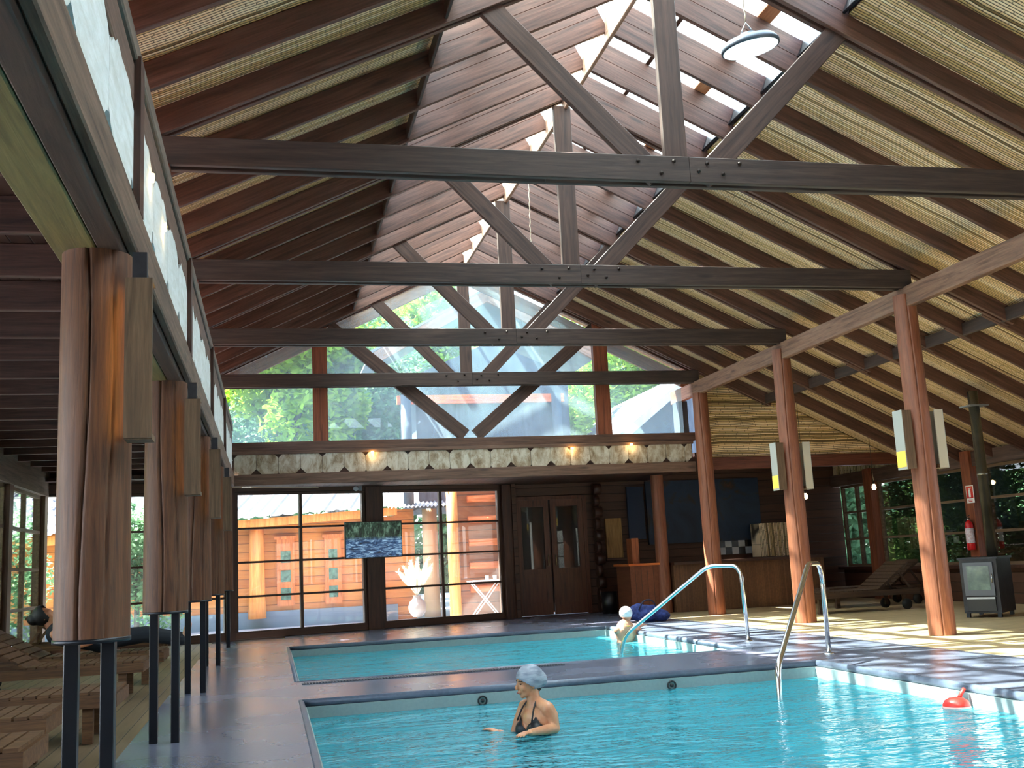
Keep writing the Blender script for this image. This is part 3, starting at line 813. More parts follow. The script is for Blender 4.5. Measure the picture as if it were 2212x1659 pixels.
for y, lab in ((8.0,'x'),(11.225,'nearest round orange column on the right, beside the stove side'),(14.5,'middle round orange column on the right, behind the near handrail'),(17.70,'farthest round orange column on the right, at the end of the fascia')):
    if y == 8.0: continue
    column('round_column', XR+.0, y, .155, .135, 0, 4.1 if y < 17 else 3.96, LOG_R, lab, 'round orange columns on the right', [(PI*1.36,.05,.16)])
column('round_column', 7.3, 19.15, .13, .12, 0, 2.6, LOG_R, 'round column rising from the bar counter front', None)
for k, y in enumerate((4.67, 7.83, 10.96, 14.06, 17.4)):
    lab = ['thick log column nearest the camera on black steel legs', 'second log column from the camera on black steel legs', 'third log column from the camera, half behind the second', 'fourth log column from the camera at the far left', 'last log column beside the back window'][k]
    e = empty('log_column', (-.71, y, 0), lab, 'column', 'log columns on steel legs')
    c = column('trunk', -.71, y, .150, .143, .88, 2.49, LOG_L, None, None, [(PI*1.455,.045,.20),(PI*1.68,.03,.12)])
    for kk in ('category',): 
        if kk in c: del c[kk]
    put(c, e)
    MB().lathe([(.152,.862),(.152,.88)], -.71, y, 32).build('base_plate', BLACKM, e)
    for dx, dy in ((-.075,.0),(.07,-.03)):
        b = MB().cbox((0,-.028,-.028),(.862,.028,.028),.004).build('leg', BLACKM); b.rotation_euler = (0,-PI/2,0); b.location = (-.71+dx, y+dy, 0); put(b, e)
# stub posts from fascia to truss ends, left
for k, y in enumerate(TRY[3:]):
    o = MB().box((XL-.04, y+.0, 3.05), (XL+.07, y+.12, ZT0)).build('stub_post', RP)
    tag(o, 'short orange post between the left fascia and the %s truss' % ['nearest', 'second', 'third', 'farthest'][k], 'post', 'stub posts on the left')
o = beam('eave_plate', (XL-.06, YB, 4.12), (XL-.06, 18.8, 4.12), .10, .14, TIE); tag(o, 'dark plate under the left rafter ends', 'beam')
# joists of the left aisle
y = 3.1; k = 1
while y < 17.9:
    o = beam('aisle_joist', (-3.6, y, 2.97), (-.88, y, 2.97), .05, .20, RAFTER)
    tag(o, 'dark ceiling joist over the left aisle, number %d counted from the camera' % k, 'joist', 'ceiling joists over the left aisle')
    y += .82; k += 1
# ================================================================ OBJECTS
WARM = (1.0, .62, .22, 1)
def emis(name, c, s, base=(.9,.85,.7,1)):
    return plain(name, base, .6, 0, c, s)
GLOWP = emis('lit lamp panel', (1.0,.72,.34,1), .55, H(240,236,222))
GLOWY = emis('lit lamp slot', (1.0,.66,.08,1), .75, H(190,150,60))
def point(name, loc, e, c=(1,.66,.3), r=.04, parent=None):
    d = bpy.data.lights.new(name, 'POINT'); d.energy = e; d.color = c; d.shadow_soft_size = r
    o = bpy.data.objects.new(name, d); COL.objects.link(o); o.location = loc
    if parent: put(o, parent)
# sconces on left columns: timber-faced boxes glowing at their edges
for k, y in enumerate((4.67, 7.83, 10.96, 14.06)):
    yy = y-.20
    e = empty('wall_lamp', (-.52, yy, 1.67), ['wooden box lamp glowing on the nearest log column', 'wooden box lamp on the second log column', 'wooden box lamp on the third log column', 'wooden box lamp on the fourth log column'][k], 'lamp', 'wooden box lamps of the left columns')
    x0, x1 = -.57, -.462
    MB().box((x0, yy-.02, 1.67), (x1, yy, 2.34)).build('front_board', BOARDT, e)
    MB().box((x0+.004, yy, 1.69), (x1-.012, yy+.11, 2.33)).build('diffuser', emis('column lamp diffuser', (1,.62,.18,1), [1.5,.5,.4,.4][k], H(240,220,170)), e)
    MB().box((x0, yy, 1.665), (x1, yy+.12, 1.69)).build('end_cap', BOARDT, e); MB().box((x0, yy, 2.33), (x1, yy+.12, 2.345)).build('end_cap', BOARDT, e)
    MB().box((x0+.02, yy+.05, 2.345), (x1-.03, yy+.09, 2.47)).build('bracket', IRON, e)
# sconces on the right columns
def rsconce(y, sx, label, lit):
    xc = XR + sx*.155
    x0, x1 = (xc-.13, xc+.0) if sx < 0 else (xc, xc+.12)
    e = empty('wall_lamp', ((x0+x1)/2, y-.02, 1.96), label, 'lamp', 'pale box lamps of the right columns')
    bm_ = BOARDT if sx < 0 else plain('pale lamp board', H(190,180,160), .6)
    MB().box((x0+.008, y-.10, 1.955), (x1, y-.085, 2.66)).build('side_board', bm_, e); MB().box((x0+.008, y+.075, 1.955), (x1, y+.09, 2.66)).build('side_board', bm_, e)
    f = MB().box((x0, y-.10, 1.95), (x0+.008, y+.09, 2.665)) if sx < 0 else MB().box((x1-.0, y-.10, 1.95), (x1+.008, y+.09, 2.665))
    f.build('front_panel', plain('white lamp panel', H(168,168,160), .5), e)
    MB().box((x0+.02 if sx < 0 else x0, y-.085, 1.96), (x1, y+.075, 2.0)).build('tray', BOARDT, e)
    if lit:
        xs = x0-.002 if sx < 0 else x1+.002
        MB().box((min(xs,xs-.003), y-.095, 1.98), (max(xs,xs-.003)+.001, y+.085, 2.17)).build('lit_slot', GLOWY, e)
rsconce(11.225, -1, 'white fronted box lamp on the pool side of the nearest right column', True)
rsconce(11.225, 1, 'pale box lamp on the far side of the nearest right column', False)
rsconce(14.5, -1, 'white fronted box lamp on the pool side of the middle right column', True)
rsconce(14.5, 1, 'brown box lamp on the far side of the middle right column', False)

# small uplights tucked under the fascia top rails
bulbm = emis('warm bulb', (1,.60,.16,1), 30)
for k, px in enumerate((805, 1237, 1365)):
    p = bp(px, 984 if k == 0 else (975 if k == 1 else 967), y=YG-.12)
    o = MB().lathe([(0,0),(.02,.004),(.026,.02),(.02,.036),(0,.04)], seg=12, cap=False).build('fascia_light', bulbm, None, (p.x, YG-.10, p.z+.04))
    tag(o, ['left glowing bulb at the top of the gable fascia', 'middle glowing bulb at the top of the gable fascia', 'right glowing bulb at the top of the gable fascia'][k], 'light bulb', 'fascia bulbs')
    point('bulb_glow', (p.x, YG-.14, p.z+.01), 1.2, parent=o)
for k, (px, py) in enumerate(((329, 395), (356, 500))):
    p = bp(px, py, x=XF+.03); y, z = p.y, p.z
    o = MB().lathe([(0,0),(.008,.004),(.010,.03),(.008,.05),(0,.055)], seg=12, cap=False).build('fascia_light', bulbm, None, (XF+.032, y, z))
    tag(o, ['glowing bulb on the near part of the left fascia', 'glowing bulb on the farther part of the left fascia'][k], 'light bulb', 'fascia bulbs')
    point('bulb_glow', (XF+.06, y, z-.02), .35, r=.02, parent=o)

# hanging round lamp
def highbay(p, top, label, on):
    e = empty('pendant_lamp', p, label, 'lamp')
    T = Matrix.Translation(p) @ Matrix.Rotation(math.radians(-9), 4, 'Y') @ Matrix.Rotation(math.radians(4), 4, 'X')
    MB().lathe([(.200,-.03),(.212,-.028),(.214,-.005),(.19,.03),(.12,.045),(.06,.055),(.06,.085),(0,.085)], seg=48, M=T, cap=False).build('housing', plain('grey lamp housing', H(92,100,112), .4, .5), e)
    MB().lathe([(0,-.022),(.19,-.022),(.196,-.03),(.2,-.03)], seg=48, M=T, cap=False).build('diffuser', emis('white lamp diffuser', (.93,.97,1,1), 1.1 if on else 0, H(240,244,248)), e)
    MB().tube([T @ Vector((-.06,0,.08)), T @ Vector((0,0,.17)), T @ Vector((.06,0,.08))], .006, 8).build('hook', STEEL, e)
    a = T @ Vector((0,0,.17))
    m = MB(); n = 24
    m.tube([a+(Vector(top)-a)*(i/n)+Vector((.006*math.sin(i*2.2),.006*math.cos(i*2.2),0)) for i in range(n+1)], .006, 8)
    m.build('cable', plain('pale cord', H(176,160,140), .7), e)
highbay(Vector((3.475, 6.57, 4.745)), (3.475, 6.57, 6.34), 'round white lamp hanging from the ridge before the nearest truss', True)
highbay(Vector((3.475, 13.1, 4.95)), (3.475, 13.1, 6.34), 'farther round lamp on a long cord, hidden behind the second tie beam', True)

# hand rails ------------------------------------------------------
def smooth(pts, n=10, r=.12):
    """round the corners of a polyline"""
    pts = [Vector(p) for p in pts]; out = [pts[0]]
    for i in range(1, len(pts)-1):
        a, b, c = pts[i-1], pts[i], pts[i+1]
        d = min(r, (a-b).length*.49, (c-b).length*.49)
        p0 = b+(a-b).normalized()*d; p2 = b+(c-b).normalized()*d
        for k in range(n+1):
            t = k/n; out.append(p0*(1-t)**2+b*2*t*(1-t)+p2*t*t)
    out.append(pts[-1]); return out
def rail(pix, y, label, foot, r=.024):
    """pix: corner pixels, all in the plane y; ends on the deck / in the water"""
    P = [bp(a, b, y=y) for a, b in pix]
    e = empty('hand_rail', foot, label, 'hand rail', 'steel pool hand rails')
    m = MB(); m.tube(smooth(P), r, 14); m.build('tube', STEEL, e)
    MB().lathe([(.05,0),(.05,.006),(.03,.014),(.025,.014)], foot[0], foot[1], 20, cap=False).build('flange', STEEL, e)
    return e
y = 12.17
f0 = bp(1617, 1385, z=0)
def railw(pts, label, foot):
    e = empty('hand_rail', foot, label, 'hand rail', 'steel pool hand rails')
    MB().tube(smooth(pts), .025, 14).build('tube', STEEL, e)
    MB().lathe([(.055,0),(.055,.006),(.034,.014),(.026,.014)], foot[0], foot[1], 20, cap=False).build('flange', STEEL, e)
def onray(px, py, a, b, t=None):
    """point on the vertical plane through a and b (plan) seen at the pixel"""
    d = fw + R_*((px-1106)/F_PX) - U_*((py-829.5)/F_PX)
    dx, dy = b[0]-a[0], b[1]-a[1]
    # CAM + d*s = a + (dx,dy)*t
    det = d.x*(-dy)-(-dx)*d.y
    s = ((a[0]-CAM.x)*(-dy)-(-dx)*(a[1]-CAM.y))/det
    return CAM+d*s
# far rail: foot on the deck, other end in the far pool
fa = bp(1617, 1385, z=0); wa = Vector((4.58, 13.3, 0))
P = [Vector((fa.x, fa.y, 0))]+[onray(a, b, fa, wa) for a, b in ((1601,1240),(1590,1222),(1530,1222),(1352,1370),(1341,1406))]
P.append(P[-1]+Vector((0,0,-.35)))
railw(P, 'far curved steel handrail going into the far pool beside the bather', (fa.x, fa.y, 0))
fb = bp(1791, 1412, z=0); wb_ = Vector((4.62, 8.95, 0))
P = [Vector((fb.x, fb.y, 0))]+[onray(a, b, fb, wb_) for a, b in ((1776,1245),(1768,1217),(1746,1217),(1680,1440),(1684,1510))]
P.append(P[-1]+Vector((0,0,-.4)))
railw(P, 'near steel handrail going down into the near pool', (fb.x, fb.y, 0))

# sun loungers ----------------------------------------------------
def make_lounger(L=1.95, W_=.62, back=0.0, label='', group='', loc=(0,0,0), flip=1, hf=.62, BEDW=BEDW):
    """local x: 0 = foot end, L = head end"""
    e = empty('sun_lounger', loc, label, 'sun lounger', group)
    X = lambda x: loc[0]+flip*x
    Y0 = loc[1]; hz = .33
    def bx(m, a, b):
        x0, x1 = sorted((X(a[0]), X(b[0]))); m.box((x0, Y0+a[1], a[2]), (x1, Y0+b[1], b[2]))
    m = MB()
    for yy in (-W_/2, W_/2-.035): bx(m, (0, yy, hz-.09), (L, yy+.035, hz))
    bx(m, (0, -W_/2+.035, hz-.09), (.035, W_/2-.035, hz)); bx(m, (L-.035, -W_/2+.035, hz-.09), (L, W_/2-.035, hz))
    m.build('frame', BEDW, e)
    hinge = L*hf
    n = int(hinge/.085)
    for i in range(n):
        m = MB(); bx(m, (.02+i*.085, -W_/2, hz+.001), (.02+i*.085+.07, W_/2, hz+.021)); m.build('slat', BEDW, e)
    m = MB(); A = back; n = 8; bl = L-hinge
    vs = MB()
    for i in range(n):
        x0 = hinge+(i*bl/n)*math.cos(A); z0 = hz+.002+(i*bl/n)*math.sin(A)
        d = bl/n-.018; x1 = x0+d*math.cos(A); z1 = z0+d*math.sin(A)
        pts = [(x0,z0),(x1,z1),(x1-.02*math.sin(A),z1+.02*math.cos(A)),(x0-.02*math.sin(A),z0+.02*math.cos(A))]
        MB().prism([(X(a), z) for a, z in pts], Y0-W_/2, Y0+W_/2).build('slat', BEDW, e)
    for yy in (-W_/2+.03, W_/2-.06):
        m = MB()
        x1 = hinge+bl*math.cos(A); z1 = hz+bl*math.sin(A)
        pts = [(hinge,hz-.04),(x1,z1-.04),(x1,z1),(hinge,hz)]
        m.prism([(X(a), z) for a, z in pts], Y0+yy, Y0+yy+.03)
        if A > .1:
            xm, zm = hinge+bl*.7*math.cos(A), hz+bl*.7*math.sin(A)
            m.prism([(X(a), z) for a, z in ((xm-.02,zm-.04),(xm+.02,zm-.04),(L-.08,hz-.07),(L-.12,hz-.07))], Y0+yy, Y0+yy+.025)
        m.build('backrest_frame', BEDW, e)
    for (xx, yy) in ((.16,-W_/2+.04),(.16,W_/2-.10)):
        m = MB(); bx(m, (xx, yy, 0), (xx+.07, yy+.06, hz-.09)); m.build('leg', BEDW, e)
    for yy in (-W_/2+.04, W_/2-.08):
        m = MB(); bx(m, (L-.30, yy, .06), (L-.24, yy+.04, hz-.09)); m.build('leg', BEDW, e)
        Mx = Matrix.Translation((X(L-.27), Y0+yy+(.05 if yy > 0 else -.05)-.0, .085)) @ Matrix.Rotation(PI/2, 4, 'X')
        MB().lathe([(0,-.02),(.085,-.02),(.085,.02),(0,.02)], seg=20, M=Mx, cap=False).build('wheel', RUBBER, e)
    return e
GL = 'wooden sun loungers under the left aisle'
make_lounger(2.1, .66, .5, 'slatted lounger with raised back where a person lies, left aisle', GL, (-1.12, 12.5, 0), -1, .6)
make_lounger(1.74, .66, .55, 'empty slatted lounger with raised back just before the one with the person', GL, (-1.18, 11.15, 0), -1, .60)
make_lounger(2.0, .66, .0, 'flat slatted lounger behind the legs of the nearest log column', GL, (-1.05, 8.35, 0), -1)
make_lounger(2.0, .66, .0, 'flat slatted lounger, second from the camera in the left aisle', GL, (-1.28, 7.15, 0), -1)
make_lounger(2.0, .60, .0, 'flat slatted lounger in the bottom left corner', GL, (-1.14, 5.85, 0), -1)
make_lounger(2.0, .66, .5, 'far slatted lounger beside the back left glass', GL, (-1.25, 15.6, 0), -1)
GR = 'dark sun loungers beside the bar'
make_lounger(2.0, .66, .62, 'dark lounger behind the middle right column with raised back', GR, (8.55, 16.2, 0), 1, .62, BED_SHADE)
make_lounger(2.0, .66, .62, 'second dark lounger with raised back, nearer the right wall', GR, (9.55, 17.4, 0), 1, .62, BED_SHADE)

# stove -----------------------------------------------------------
C0 = Vector((9.84, 12.95, 0)); u1 = Vector((-.6, .8, 0)); u2 = Vector((.8, .6, 0))
SM = Matrix(((u1.x,u2.x,0,C0.x),(u1.y,u2.y,0,C0.y),(0,0,1,0),(0,0,0,1)))
e = empty('wood_stove', C0, 'dark iron wood stove with glass door at the right edge', 'stove')
m = MB(); m.box((0,.02,.06),(.50,.70,.80),SM); m.build('body', IRON, e)
m = MB(); m.box((-.02,0,.80),(.52,.72,.83),SM); m.build('top_plate', BLACKM, e)
m = MB(); m.box((.05,-.012,.30),(.45,.018,.76),SM); d = m.build('door', plain('grey stove door', H(84,88,96), .4, .4), e)
m = MB(); m.box((.10,-.018,.38),(.40,-.010,.71),SM); m.build('pane', mottled('sooty stove glass', H(60,76,70), H(120,140,128), 4, .12), d)
m = MB(); m.tube([SM @ Vector((.07,-.03,.48)), SM @ Vector((.07,-.03,.60))], .008, 8); m.build('handle', STEEL, d)
m = MB(); m.box((.06,-.006,.09),(.44,.018,.25),SM); m.build('ash_drawer', BLACK, e)
m = MB(); m.box((.06,-.010,.255),(.44,.018,.28),SM); m.build('ledge', plain('worn steel ledge', H(150,154,160), .3, .7), e)
for a, b in ((.02,.05),(.44,.05),(.02,.62),(.44,.62)):
    m = MB(); m.box((a,b,0),(a+.05,b+.05,.06),SM); m.build('foot', BLACKM, e)
pc = SM @ Vector((.25,.42,0))
pc = Vector((10.22, 13.5, 0))
m = MB(); m.lathe([(.075,.83),(.075,2.0),(.078,2.0),(.078,2.04),(.075,2.04),(.075,3.25)], pc.x, pc.y, 24); m.build('flue_pipe', mottled('smoky flue metal', H(76,72,62), H(150,146,132), 3, .25, .8), e)
m = MB(); m.box((pc.x-.16,pc.y-.13,3.02),(pc.x+.16,pc.y+.13,3.04)); m.build('ceiling_plate', METAL, e)

# fire extinguisher and sign on the right wall post ---------------
RED = plain('red enamel', H(200,24,30), .3)
xe = 11.74; ye = 16.02
e = empty('fire_extinguisher', (xe, ye, .88), 'red fire extinguisher with white label on the right wall post', 'fire extinguisher')
MB().lathe([(.0,.90),(.062,.90),(.07,.915),(.07,1.32),(.055,1.37),(.028,1.40),(.02,1.41)], xe, ye, 24).build('cylinder', RED, e)
MB().lathe([(.0715,1.02),(.0715,1.27)], xe, ye, 24, cap=False).build('label', mottled('printed label', H(196,150,160), H(236,232,236), 26, .5), e)
MB().lathe([(.022,1.41),(.022,1.43),(.012,1.44),(.012,1.46)], xe, ye, 12).build('valve', STEEL, e)
m = MB(); m.tube([(xe-.02,ye-.0,1.46),(xe-.02,ye-.07,1.49)], .007, 8); m.tube([(xe-.02,ye,1.45),(xe-.03,ye-.08,1.44)], .006, 8); m.build('handle', BLACK, e)
MB().tube(smooth([(xe,ye+.01,1.44),(xe,ye+.10,1.43),(xe+.0,ye+.10,1.2),(xe,ye+.085,1.05)]), .009, 8).build('hose', RUBBER, e)
m = MB(); m.box((xe+.06,ye-.04,1.2),(11.82,ye+.04,1.24)); m.build('bracket', IRON, e)
e = empty('fire_sign', (11.81, 15.98, 1.70), 'small red and white extinguisher sign above the fire extinguisher', 'sign')
MB().box((11.812,15.89,1.70),(11.818,16.09,2.0)).build('panel', plain('sign white', H(238,236,236), .4), e)
MB().box((11.809,15.905,1.78),(11.813,16.075,1.985)).build('red_field', RED, e)
m = MB(); m.prism([(15.965,1.80),(16.015,1.80),(16.015,1.92),(16.0,1.935),(15.98,1.935),(15.965,1.92)], 11.806, 11.810, 'x'); m.prism([(15.95,1.94),(16.02,1.94),(16.02,1.95),(15.95,1.96)], 11.806, 11.810, 'x')
m.build('pictogram', plain('pictogram white', H(240,240,240), .4), e)
m = MB()
for i, w in enumerate((.12,.10)): m.box((11.8095,15.99-w/2,1.745-i*.022),(11.813,15.99+w/2,1.757-i*.022))
m.build('small_print', RED, e)

# bulbs on the right aisle
for k, (px, py) in enumerate(((1740,1072),(1888,1052))):
    p = bp(px, py, y=17.3)
    e = empty('hanging_bulb', p, ['warm bulb glowing beside the middle right column', 'warm bulb glowing under the right head beam'][k], 'light bulb', 'warm bulbs over the right aisle')
    MB().lathe([(0,-.055),(.03,-.045),(.042,-.01),(.034,.03),(.018,.055)], seg=16, M=Matrix.Translation(p), cap=False).build('bulb', emis('bulb glass lit', (1,.72,.34,1), 6), e)
    MB().lathe([(.02,.05),(.02,.09),(0,.09)], seg=12, M=Matrix.Translation(p), cap=False).build('socket', BLACK, e)
    zr = ZR-M_*(p.x-XC)
    MB().tube([p+Vector((0,0,.09)), (p.x,p.y,max(zr, p.z+.2)+.15)], .004, 6).build('cord', BLACK, e)
    point('bulb_glow', p+Vector((0,-.07,0)), 2.0, parent=e)

# bar ---------------------------------------------------------------
e = empty('bar_counter', (8.6, 19.3, 0), 'long bar counter faced with dark upright canes', 'bar counter')
MB().box((7.46,19.02,0),(10.6,19.5,.88)).build('front', planks('cane bar front', H(84,52,34), H(120,84,56), 'Y', .035, .6), e)
MB().box((7.44,18.92,.88),(10.7,19.62,.93)).build('worktop', DARKW, e)
e = empty('side_counter', (6.98, 19.5, 0), 'lower reddish board counter between the doors and the bar', 'bar counter')
MB().box((6.62,19.1,0),(7.18,19.9,.90)).build('front', planks('reddish counter boards', H(96,48,28), H(132,76,48), 'Y', .12), e)
MB().box((6.58,19.04,.90),(7.2,19.96,.94)).build('worktop', EXTLOG, e)
o = MB().box((6.72,19.2,.94),(6.86,19.5,1.42)).build('menu_rack', wood('orange rack wood', H(110,56,28), H(160,92,52), H(180,116,72), 'Z', .5)); tag(o, 'narrow orange wooden rack standing on the low counter', 'rack')
def mural_mat():
    m, n, l, p, o = newmat('painted mural')
    v = coords(n, l, (1,1,1), False)
    f = noise(n, l, v, 1.1, 6, .6, 1.2)
    l.new(ramp(n, l, f, [(.3, H(14,30,52)), (.52, H(26,48,72)), (.6, H(46,38,32)), (.72, H(104,54,34))]), p.inputs['Base Color']); p.inputs['Roughness'].default_value = .5
    return m
o = MB().box((7.62,20.66,1.30),(10.15,20.72,2.60)).build('mural', mural_mat()); tag(o, 'dark blue painted mural behind the bar', 'picture')
o = MB().box((7.2,20.66,1.42),(7.56,20.72,2.50)).build('mural', plain('deep blue paint', H(20,42,68), .5)); tag(o, 'narrow dark blue panel left of the mural', 'picture')
e = empty('tile_panel', (9.55,20.68,1.02), 'black and white checker tile panel on the bar wall', 'tiles')
tw = .15
for i in range(5):
    for j in range(2):
        MB().box((9.16+i*tw,20.70,1.02+j*tw),(9.16+(i+1)*tw-.004,20.735,1.02+(j+1)*tw-.004)).build('tile', plain('white tile', H(190,196,204), .25) if (i+j) % 2 == 0 else plain('black tile', H(18,18,22), .25), e)
o = MB().box((9.16,20.70,1.40),(9.27,20.735,1.56)).build('notice', plain('notice paper', H(190,196,204), .6)); tag(o, 'small pale notice above the checker tiles', 'notice')
o = MB().box((9.86,20.2,.94),(10.72,20.6,1.62)).build('cane_cabinet', CANEV); tag(o, 'pale cane fronted cabinet at the right end of the bar', 'cabinet')
o = MB().box((9.7,20.15,0),(10.9,20.65,.94)).build('back_bar_base', DARKW); tag(o, 'dark base under the cane cabinet', 'cabinet')
# board by the doors
e = empty('notice_board', (6.86,20.6,1.05), 'pale wooden leaflet board on the wall right of the doors', 'board')
MB().box((6.70,20.66,1.07),(7.04,20.73,1.87)).build('board', wood('pale board wood', H(110,82,44), H(168,132,80), H(196,160,104), 'Z', .6), e)
MB().box((6.66,20.60,1.02),(7.10,20.74,1.07)).build('shelf', DARKW, e)
e = empty('log_end_wall', (6.55,20.6,0), 'stack of rough log ends right of the doors', 'wall')
for i in range(11):
    b = MB(); Mx = Matrix.Translation((6.44,20.58,.12+i*.235)) @ Matrix.Rotation(PI/2,4,'Y')
    b.lathe([(.115,0),(.115,.10 if i % 2 else .16)], seg=14, M=Mx); b.build('log', DARKW, e)
# bin
o = MB().lathe([(.14,0),(.16,.42),(.15,.42),(.13,.02)], 6.5, 20.1, 20).build('waste_bin', BLACK); tag(o, 'dark bin on the floor beside the doors', 'bin')

# screen on the back post
c0 = gl_local(740,1133); c1 = gl_local(856,1200)
uc, zc = (c0[0]+c1[0])/2, (c0[1]+c1[1])/2
d0 = Vector((0, 19.4, 0)); ux = Vector((math.cos(ANG), math.sin(ANG), 0)); uy = Vector((-math.sin(ANG), math.cos(ANG), 0))
def gp(u, v, z): return d0+ux*u+uy*v+Vector((0,0,z))
def picture_mat():
    m, n, l, p, o = newmat('screen picture')
    v = coords(n, l, (1,1,1), False)
    sp = n.new('ShaderNodeSeparateXYZ'); l.new(v, sp.inputs[0])
    f = noise(n, l, coords(n, l, (7,1,3), False), 2.4, 8, .7, .8)
    g = noise(n, l, coords(n, l, (3,1,16), False), 2.2, 7, .7, 1.0)
    woods = ramp(n, l, f, [(.38, H(6,12,10)), (.52, H(34,58,44)), (.66, H(96,128,108))])
    river = ramp(n, l, g, [(.36, H(6,12,26)), (.5, H(34,74,120)), (.62, H(150,190,220))])
    mr = n.new('ShaderNodeMapRange'); mr.inputs[1].default_value = -.02; mr.inputs[2].default_value = .06; l.new(sp.outputs[2], mr.inputs[0])
    c = mixc(n, l, mr.outputs[0], river, woods)
    p.inputs['Base Color'].default_value = (.01,.01,.01,1); p.inputs['Roughness'].default_value = .2
    l.new(c, p.inputs['Emission Color']); p.inputs['Emission Strength'].default_value = .8
    return m
tw_, th_ = .55, .335
e = empty('television', gp(uc,-.2,zc-th_), 'television showing a forest river, mounted on the back post', 'television')
SP = Matrix.Rotation(ANG-.02,4,'Z')
o = MB().box((-tw_,-.02,-th_),(tw_,.03,th_),SP).build('case', BLACK, None, gp(uc,-.22,zc)); put(o, e)
o = MB().box((-tw_+.015,-.024,-th_+.018),(tw_-.015,-.021,th_-.015),SP).build('picture', picture_mat(), None, gp(uc,-.22,zc)); put(o, e)
o = MB().box((-.1,.03,-.1),(.1,.14,.1),SP).build('wall_mount', BLACKM, None, gp(uc,-.22,zc)); put(o, e)
# security camera
e = empty('security_camera', gp(uc-.03,-.1,2.62), 'small white security camera above the back post', 'camera')
p = bp(768,1055,y=18.15)
cm = MB(); Mx = Matrix.Translation(p) @ Matrix.Rotation(PI/2+.15,4,'X')
cm.lathe([(0,0),(.035,0),(.04,.02),(.04,.10),(0,.10)], seg=16, M=Mx, cap=False); e.location = p; cm.build('camera_body', plain('camera grey', H(150,154,160), .4), e)
MB().box((p.x+.05,p.y-.03,p.z-.04),(p.x+.11,p.y+.03,p.z+.04)).build('junction_box', plain('box grey', H(120,124,130), .5), e)
Mx2 = Matrix.Translation(p+Vector((0,-.101,0)))
# light tube above the left window
p0, p1 = bp(493,1053,y=18.1), bp(688,1053,y=18.1)
o = beam('light_tube', p0, p1, .03, .02, plain('pale tube', H(170,150,130), .5)); tag(o, 'thin pale strip over the left part of the back window', 'trim strip')

# bag on the deck
def bag():
    p = bp(1405,1343,z=0)
    e = empty('beach_bag', p, 'dark blue bag lying on the deck beside the far bather', 'bag')
    m = MB(); T0 = Vector((p.x, p.y+.05, .0))
    m.ell(T0+Vector((0,0,.13)), (.24,.16,.15)); m.ell(T0+Vector((-.16,.05,.16)), (.16,.14,.15)); m.ell(T0+Vector((.2,0,.09)), (.17,.14,.10))
    o = m.build('bag_body', mottled('blue cloth with spots', H(22,34,84), H(50,70,140), 14, .8), e)
    r = o.modifiers.new('r','REMESH'); r.mode = 'VOXEL'; r.voxel_size = .018
    d = o.modifiers.new('d','DISPLACE'); t = bpy.data.textures.new('folds','CLOUDS'); t.noise_scale = .09; d.texture = t; d.strength = .05
    MB().tube(smooth([T0+Vector((-.2,-.08,.2)),T0+Vector((-.12,-.1,.36)),T0+Vector((.05,-.1,.36)),T0+Vector((.12,-.08,.2))],8,.08), .012, 8).build('strap', plain('dark blue strap', H(20,28,60), .7), e)
bag()

# floating red toy
p = bp(2112,1524,z=ZW); p.x = 5.03
e = empty('pool_float', p, 'small red chemical float drifting in the near pool', 'pool float')
MB().lathe([(0,-.05),(.07,-.04),(.095,-.01),(.10,.02),(.085,.05),(.05,.07),(.0,.078)], seg=24, M=Matrix.Translation(p), cap=False).build('float_body', plain('red float plastic', H(236,52,44), .35), e)
MB().lathe([(.1,-.012),(.104,.0),(.1,.012)], seg=24, M=Matrix.Translation(p), cap=False).build('rim', plain('pale float rim', H(240,190,180), .4), e)
MB().tube([p+Vector((.03,0,.07)), p+Vector((.07,.01,.11)), p+Vector((.09,.01,.13))], .014, 8).build('loop', plain('red loop', H(220,60,50), .4), e)
# ================================================================ OUTSIDE
e = empty('log_house', (0, 25, 0), 'orange log house with metal roof across the courtyard', 'house')
MB().box((-9,25,-.1),(2.9,25.2,2.3)).build('wall', EXTW, e)
MB().box((2.9,25.0,-.1),(3.35,25.6,2.45)).build('wall', EXTW, e)
MB().box((-9,24.9,-.1),(2.9,25.0,.26)).build('plinth', plain('grey blue plinth', H(110,124,140), .7), e)
# log posts
m = MB(); m.lathe([(.20,.12),(.17,1.1),(.16,2.12)], -.28, 24.75, 20); m.build('post', EXTPOST, e)
m = MB(); m.lathe([(.15,.2),(.14,2.3)], 2.3, 24.75, 20); m.build('post', EXTPOST, e)
m = MB(); m.lathe([(.17,.2),(.16,2.2)], -4.2, 24.75, 20); m.build('post', EXTPOST, e)
# eave beam rises to the right
m = MB(); m.add([(-9,24.5,1.72),(2.9,24.5,2.30),(2.9,24.6,2.30),(-9,24.6,1.72),(-9,24.5,1.92),(2.9,24.5,2.48),(2.9,24.6,2.48),(-9,24.6,1.92)], [(0,3,2,1),(4,5,6,7),(0,1,5,4),(1,2,6,5),(2,3,7,6),(3,0,4,7)]); m.build('eave_beam', EXTPOST, e)
m = MB(); vs = []; n = 260
for i in range(n+1):
    x = -9+11.9*i/n; z = 1.93+(x+9)*.0487+.035*max(0,math.cos(x*2*PI/.30))**3
    vs += [(x,24.35,z),(x+1.2,28.6,z+1.62)]
m.add(vs, [(2*i,2*i+2,2*i+3,2*i+1) for i in range(n)]); m.build('roof', mottled('bright zinc roof', H(58,64,74), H(72,78,90), 3, .6, .0), e)
